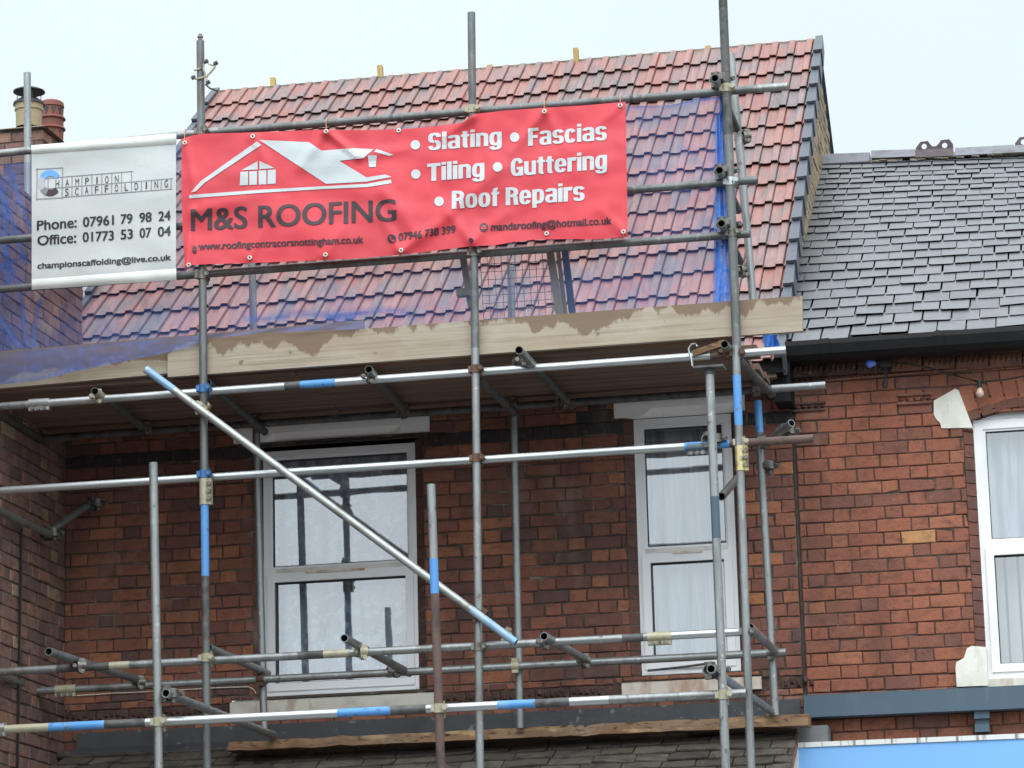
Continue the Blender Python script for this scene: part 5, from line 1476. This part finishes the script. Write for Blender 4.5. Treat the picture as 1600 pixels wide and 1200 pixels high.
put_text(mb, 'blackprint', 'championscaffolding@live.co.uk', Z5(92, 1000), Z5(1135, 932), 8.8, ws, .0, .45)
mb.build('contact_lettering', wb)
mb = MB()
# lattice
L = []
for a, b in (((78, 222), (292, 210)), ((80, 456), (292, 444)), ((90, 212), (86, 462)), ((290, 206), (284, 452)), ((175, 292), (838, 238)), ((175, 374), (1150, 294)), ((285, 441), (1145, 376))): L.append((a, b))
for k in range(8): x = 285 + 77.5 * k; L.append(((x, 278 - k * 6.3), (x - 1, 445 - k * 6.3)))
for k in range(8, 12): x = 285 + 77.5 * k; L.append(((x, 300 - (k - 7) * 5.0 + 22), (x - 2, 396 - (k - 8) * 6)))
L.append(((175, 285), (175, 380)))
for a, b in L: put_poly(mb, 'logoline', line_poly(Z5(*a), Z5(*b), 1.1), ws, 20)
for i, ch in enumerate('HAMPION'):
    x = 248 + 77.3 * i; y = 362 - i * 6.2
    put_text(mb, 'blackprint', ch, Z5(x - (14 if ch != 'I' else 5), y), Z5(x + (14 if ch != 'I' else 5), y - 2), 11, ws2, .0)
for i, ch in enumerate('SCAFFOLDING'):
    x = 322 + 77.6 * i; y = 430 - i * 6.7
    put_text(mb, 'blackprint', ch, Z5(x - (14 if ch != 'I' else 5), y), Z5(x + (14 if ch != 'I' else 5), y - 2), 11, ws2, .0)
def arc(a0, a1, key):
    n = 10; o, i_ = [], []
    for k in range(n + 1):
        t = radians(a0 + (a1 - a0) * k / n)
        o.append(Z5(190 + 92 * cos(t), 328 - 102 * sin(t))); i_.append(Z5(196 + 50 * cos(t), 328 - 52 * sin(t)))
    put_poly(mb, key, o + i_[::-1], ws2, 20)
arc(35, 95, 'logoblue'); arc(95, 150, 'logoblue'); arc(150, 215, 'logosilver'); arc(215, 250, 'logoline'); arc(250, 318, 'charcoal')
mb.build('lattice_logo', wb)

# ---------------------------------------------------------------- festoon lights on the neighbour's front
fl = thing('festoon_lights', at(1390, 570, -.06), 'black festoon cable with a blue bulb and an amber bulb below the gutter', 'string lights')
mb = MB().use('rubber')
Yf = -.10
mb.path([at(1383, 545, Yf), at(1383, 570, Yf), at(1383, 597, Yf)], .007)
mb.path([at(1372, 566, Yf), at(1385, 566, Yf), at(1410, 567, Yf), at(1450, 574, Yf), at(1490, 586, Yf), at(1530, 597, Yf), at(1565, 594, Yf), at(1610, 586, Yf), at(1680, 570, Yf)], .006)
for (x0, y0, x1, y1) in ((1366, 567, 1376, 566), (1530, 595, 1531, 606), (1383, 596, 1383, 606)): mb.cyl(at(x0, y0, Yf), at(x1, y1, Yf), .016, 10)
p = at(1384, 560, Yf); mb.box((p.x - .035, p.y - .02, p.z - .06), (p.x + .035, p.y + .06, p.z + .05))
mb.build('cable', fl, smooth=True)
def bulb(a, b, key, r, lab):
    mb = MB().use(key); a, b = Vector(a), Vector(b); d = (b - a); prev = None
    for t, rr_ in ((0, .4), (.25, .65), (.55, 1), (.8, .85), (.95, .4), (1, .05)):
        cur = mb.ring(a + d * t, d, r * rr_, 14)
        if prev: mb.skin(prev, cur)
        prev = cur
    mb.build('bulb', fl, smooth='all')['label'] = lab
bulb(at(1370, 567, Yf), at(1352, 567, Yf), 'bulbblue', .033, 'blue bulb')
bulb(at(1531, 605, Yf), at(1531.5, 621, Yf), 'bulbclear', .026, 'amber bulb')
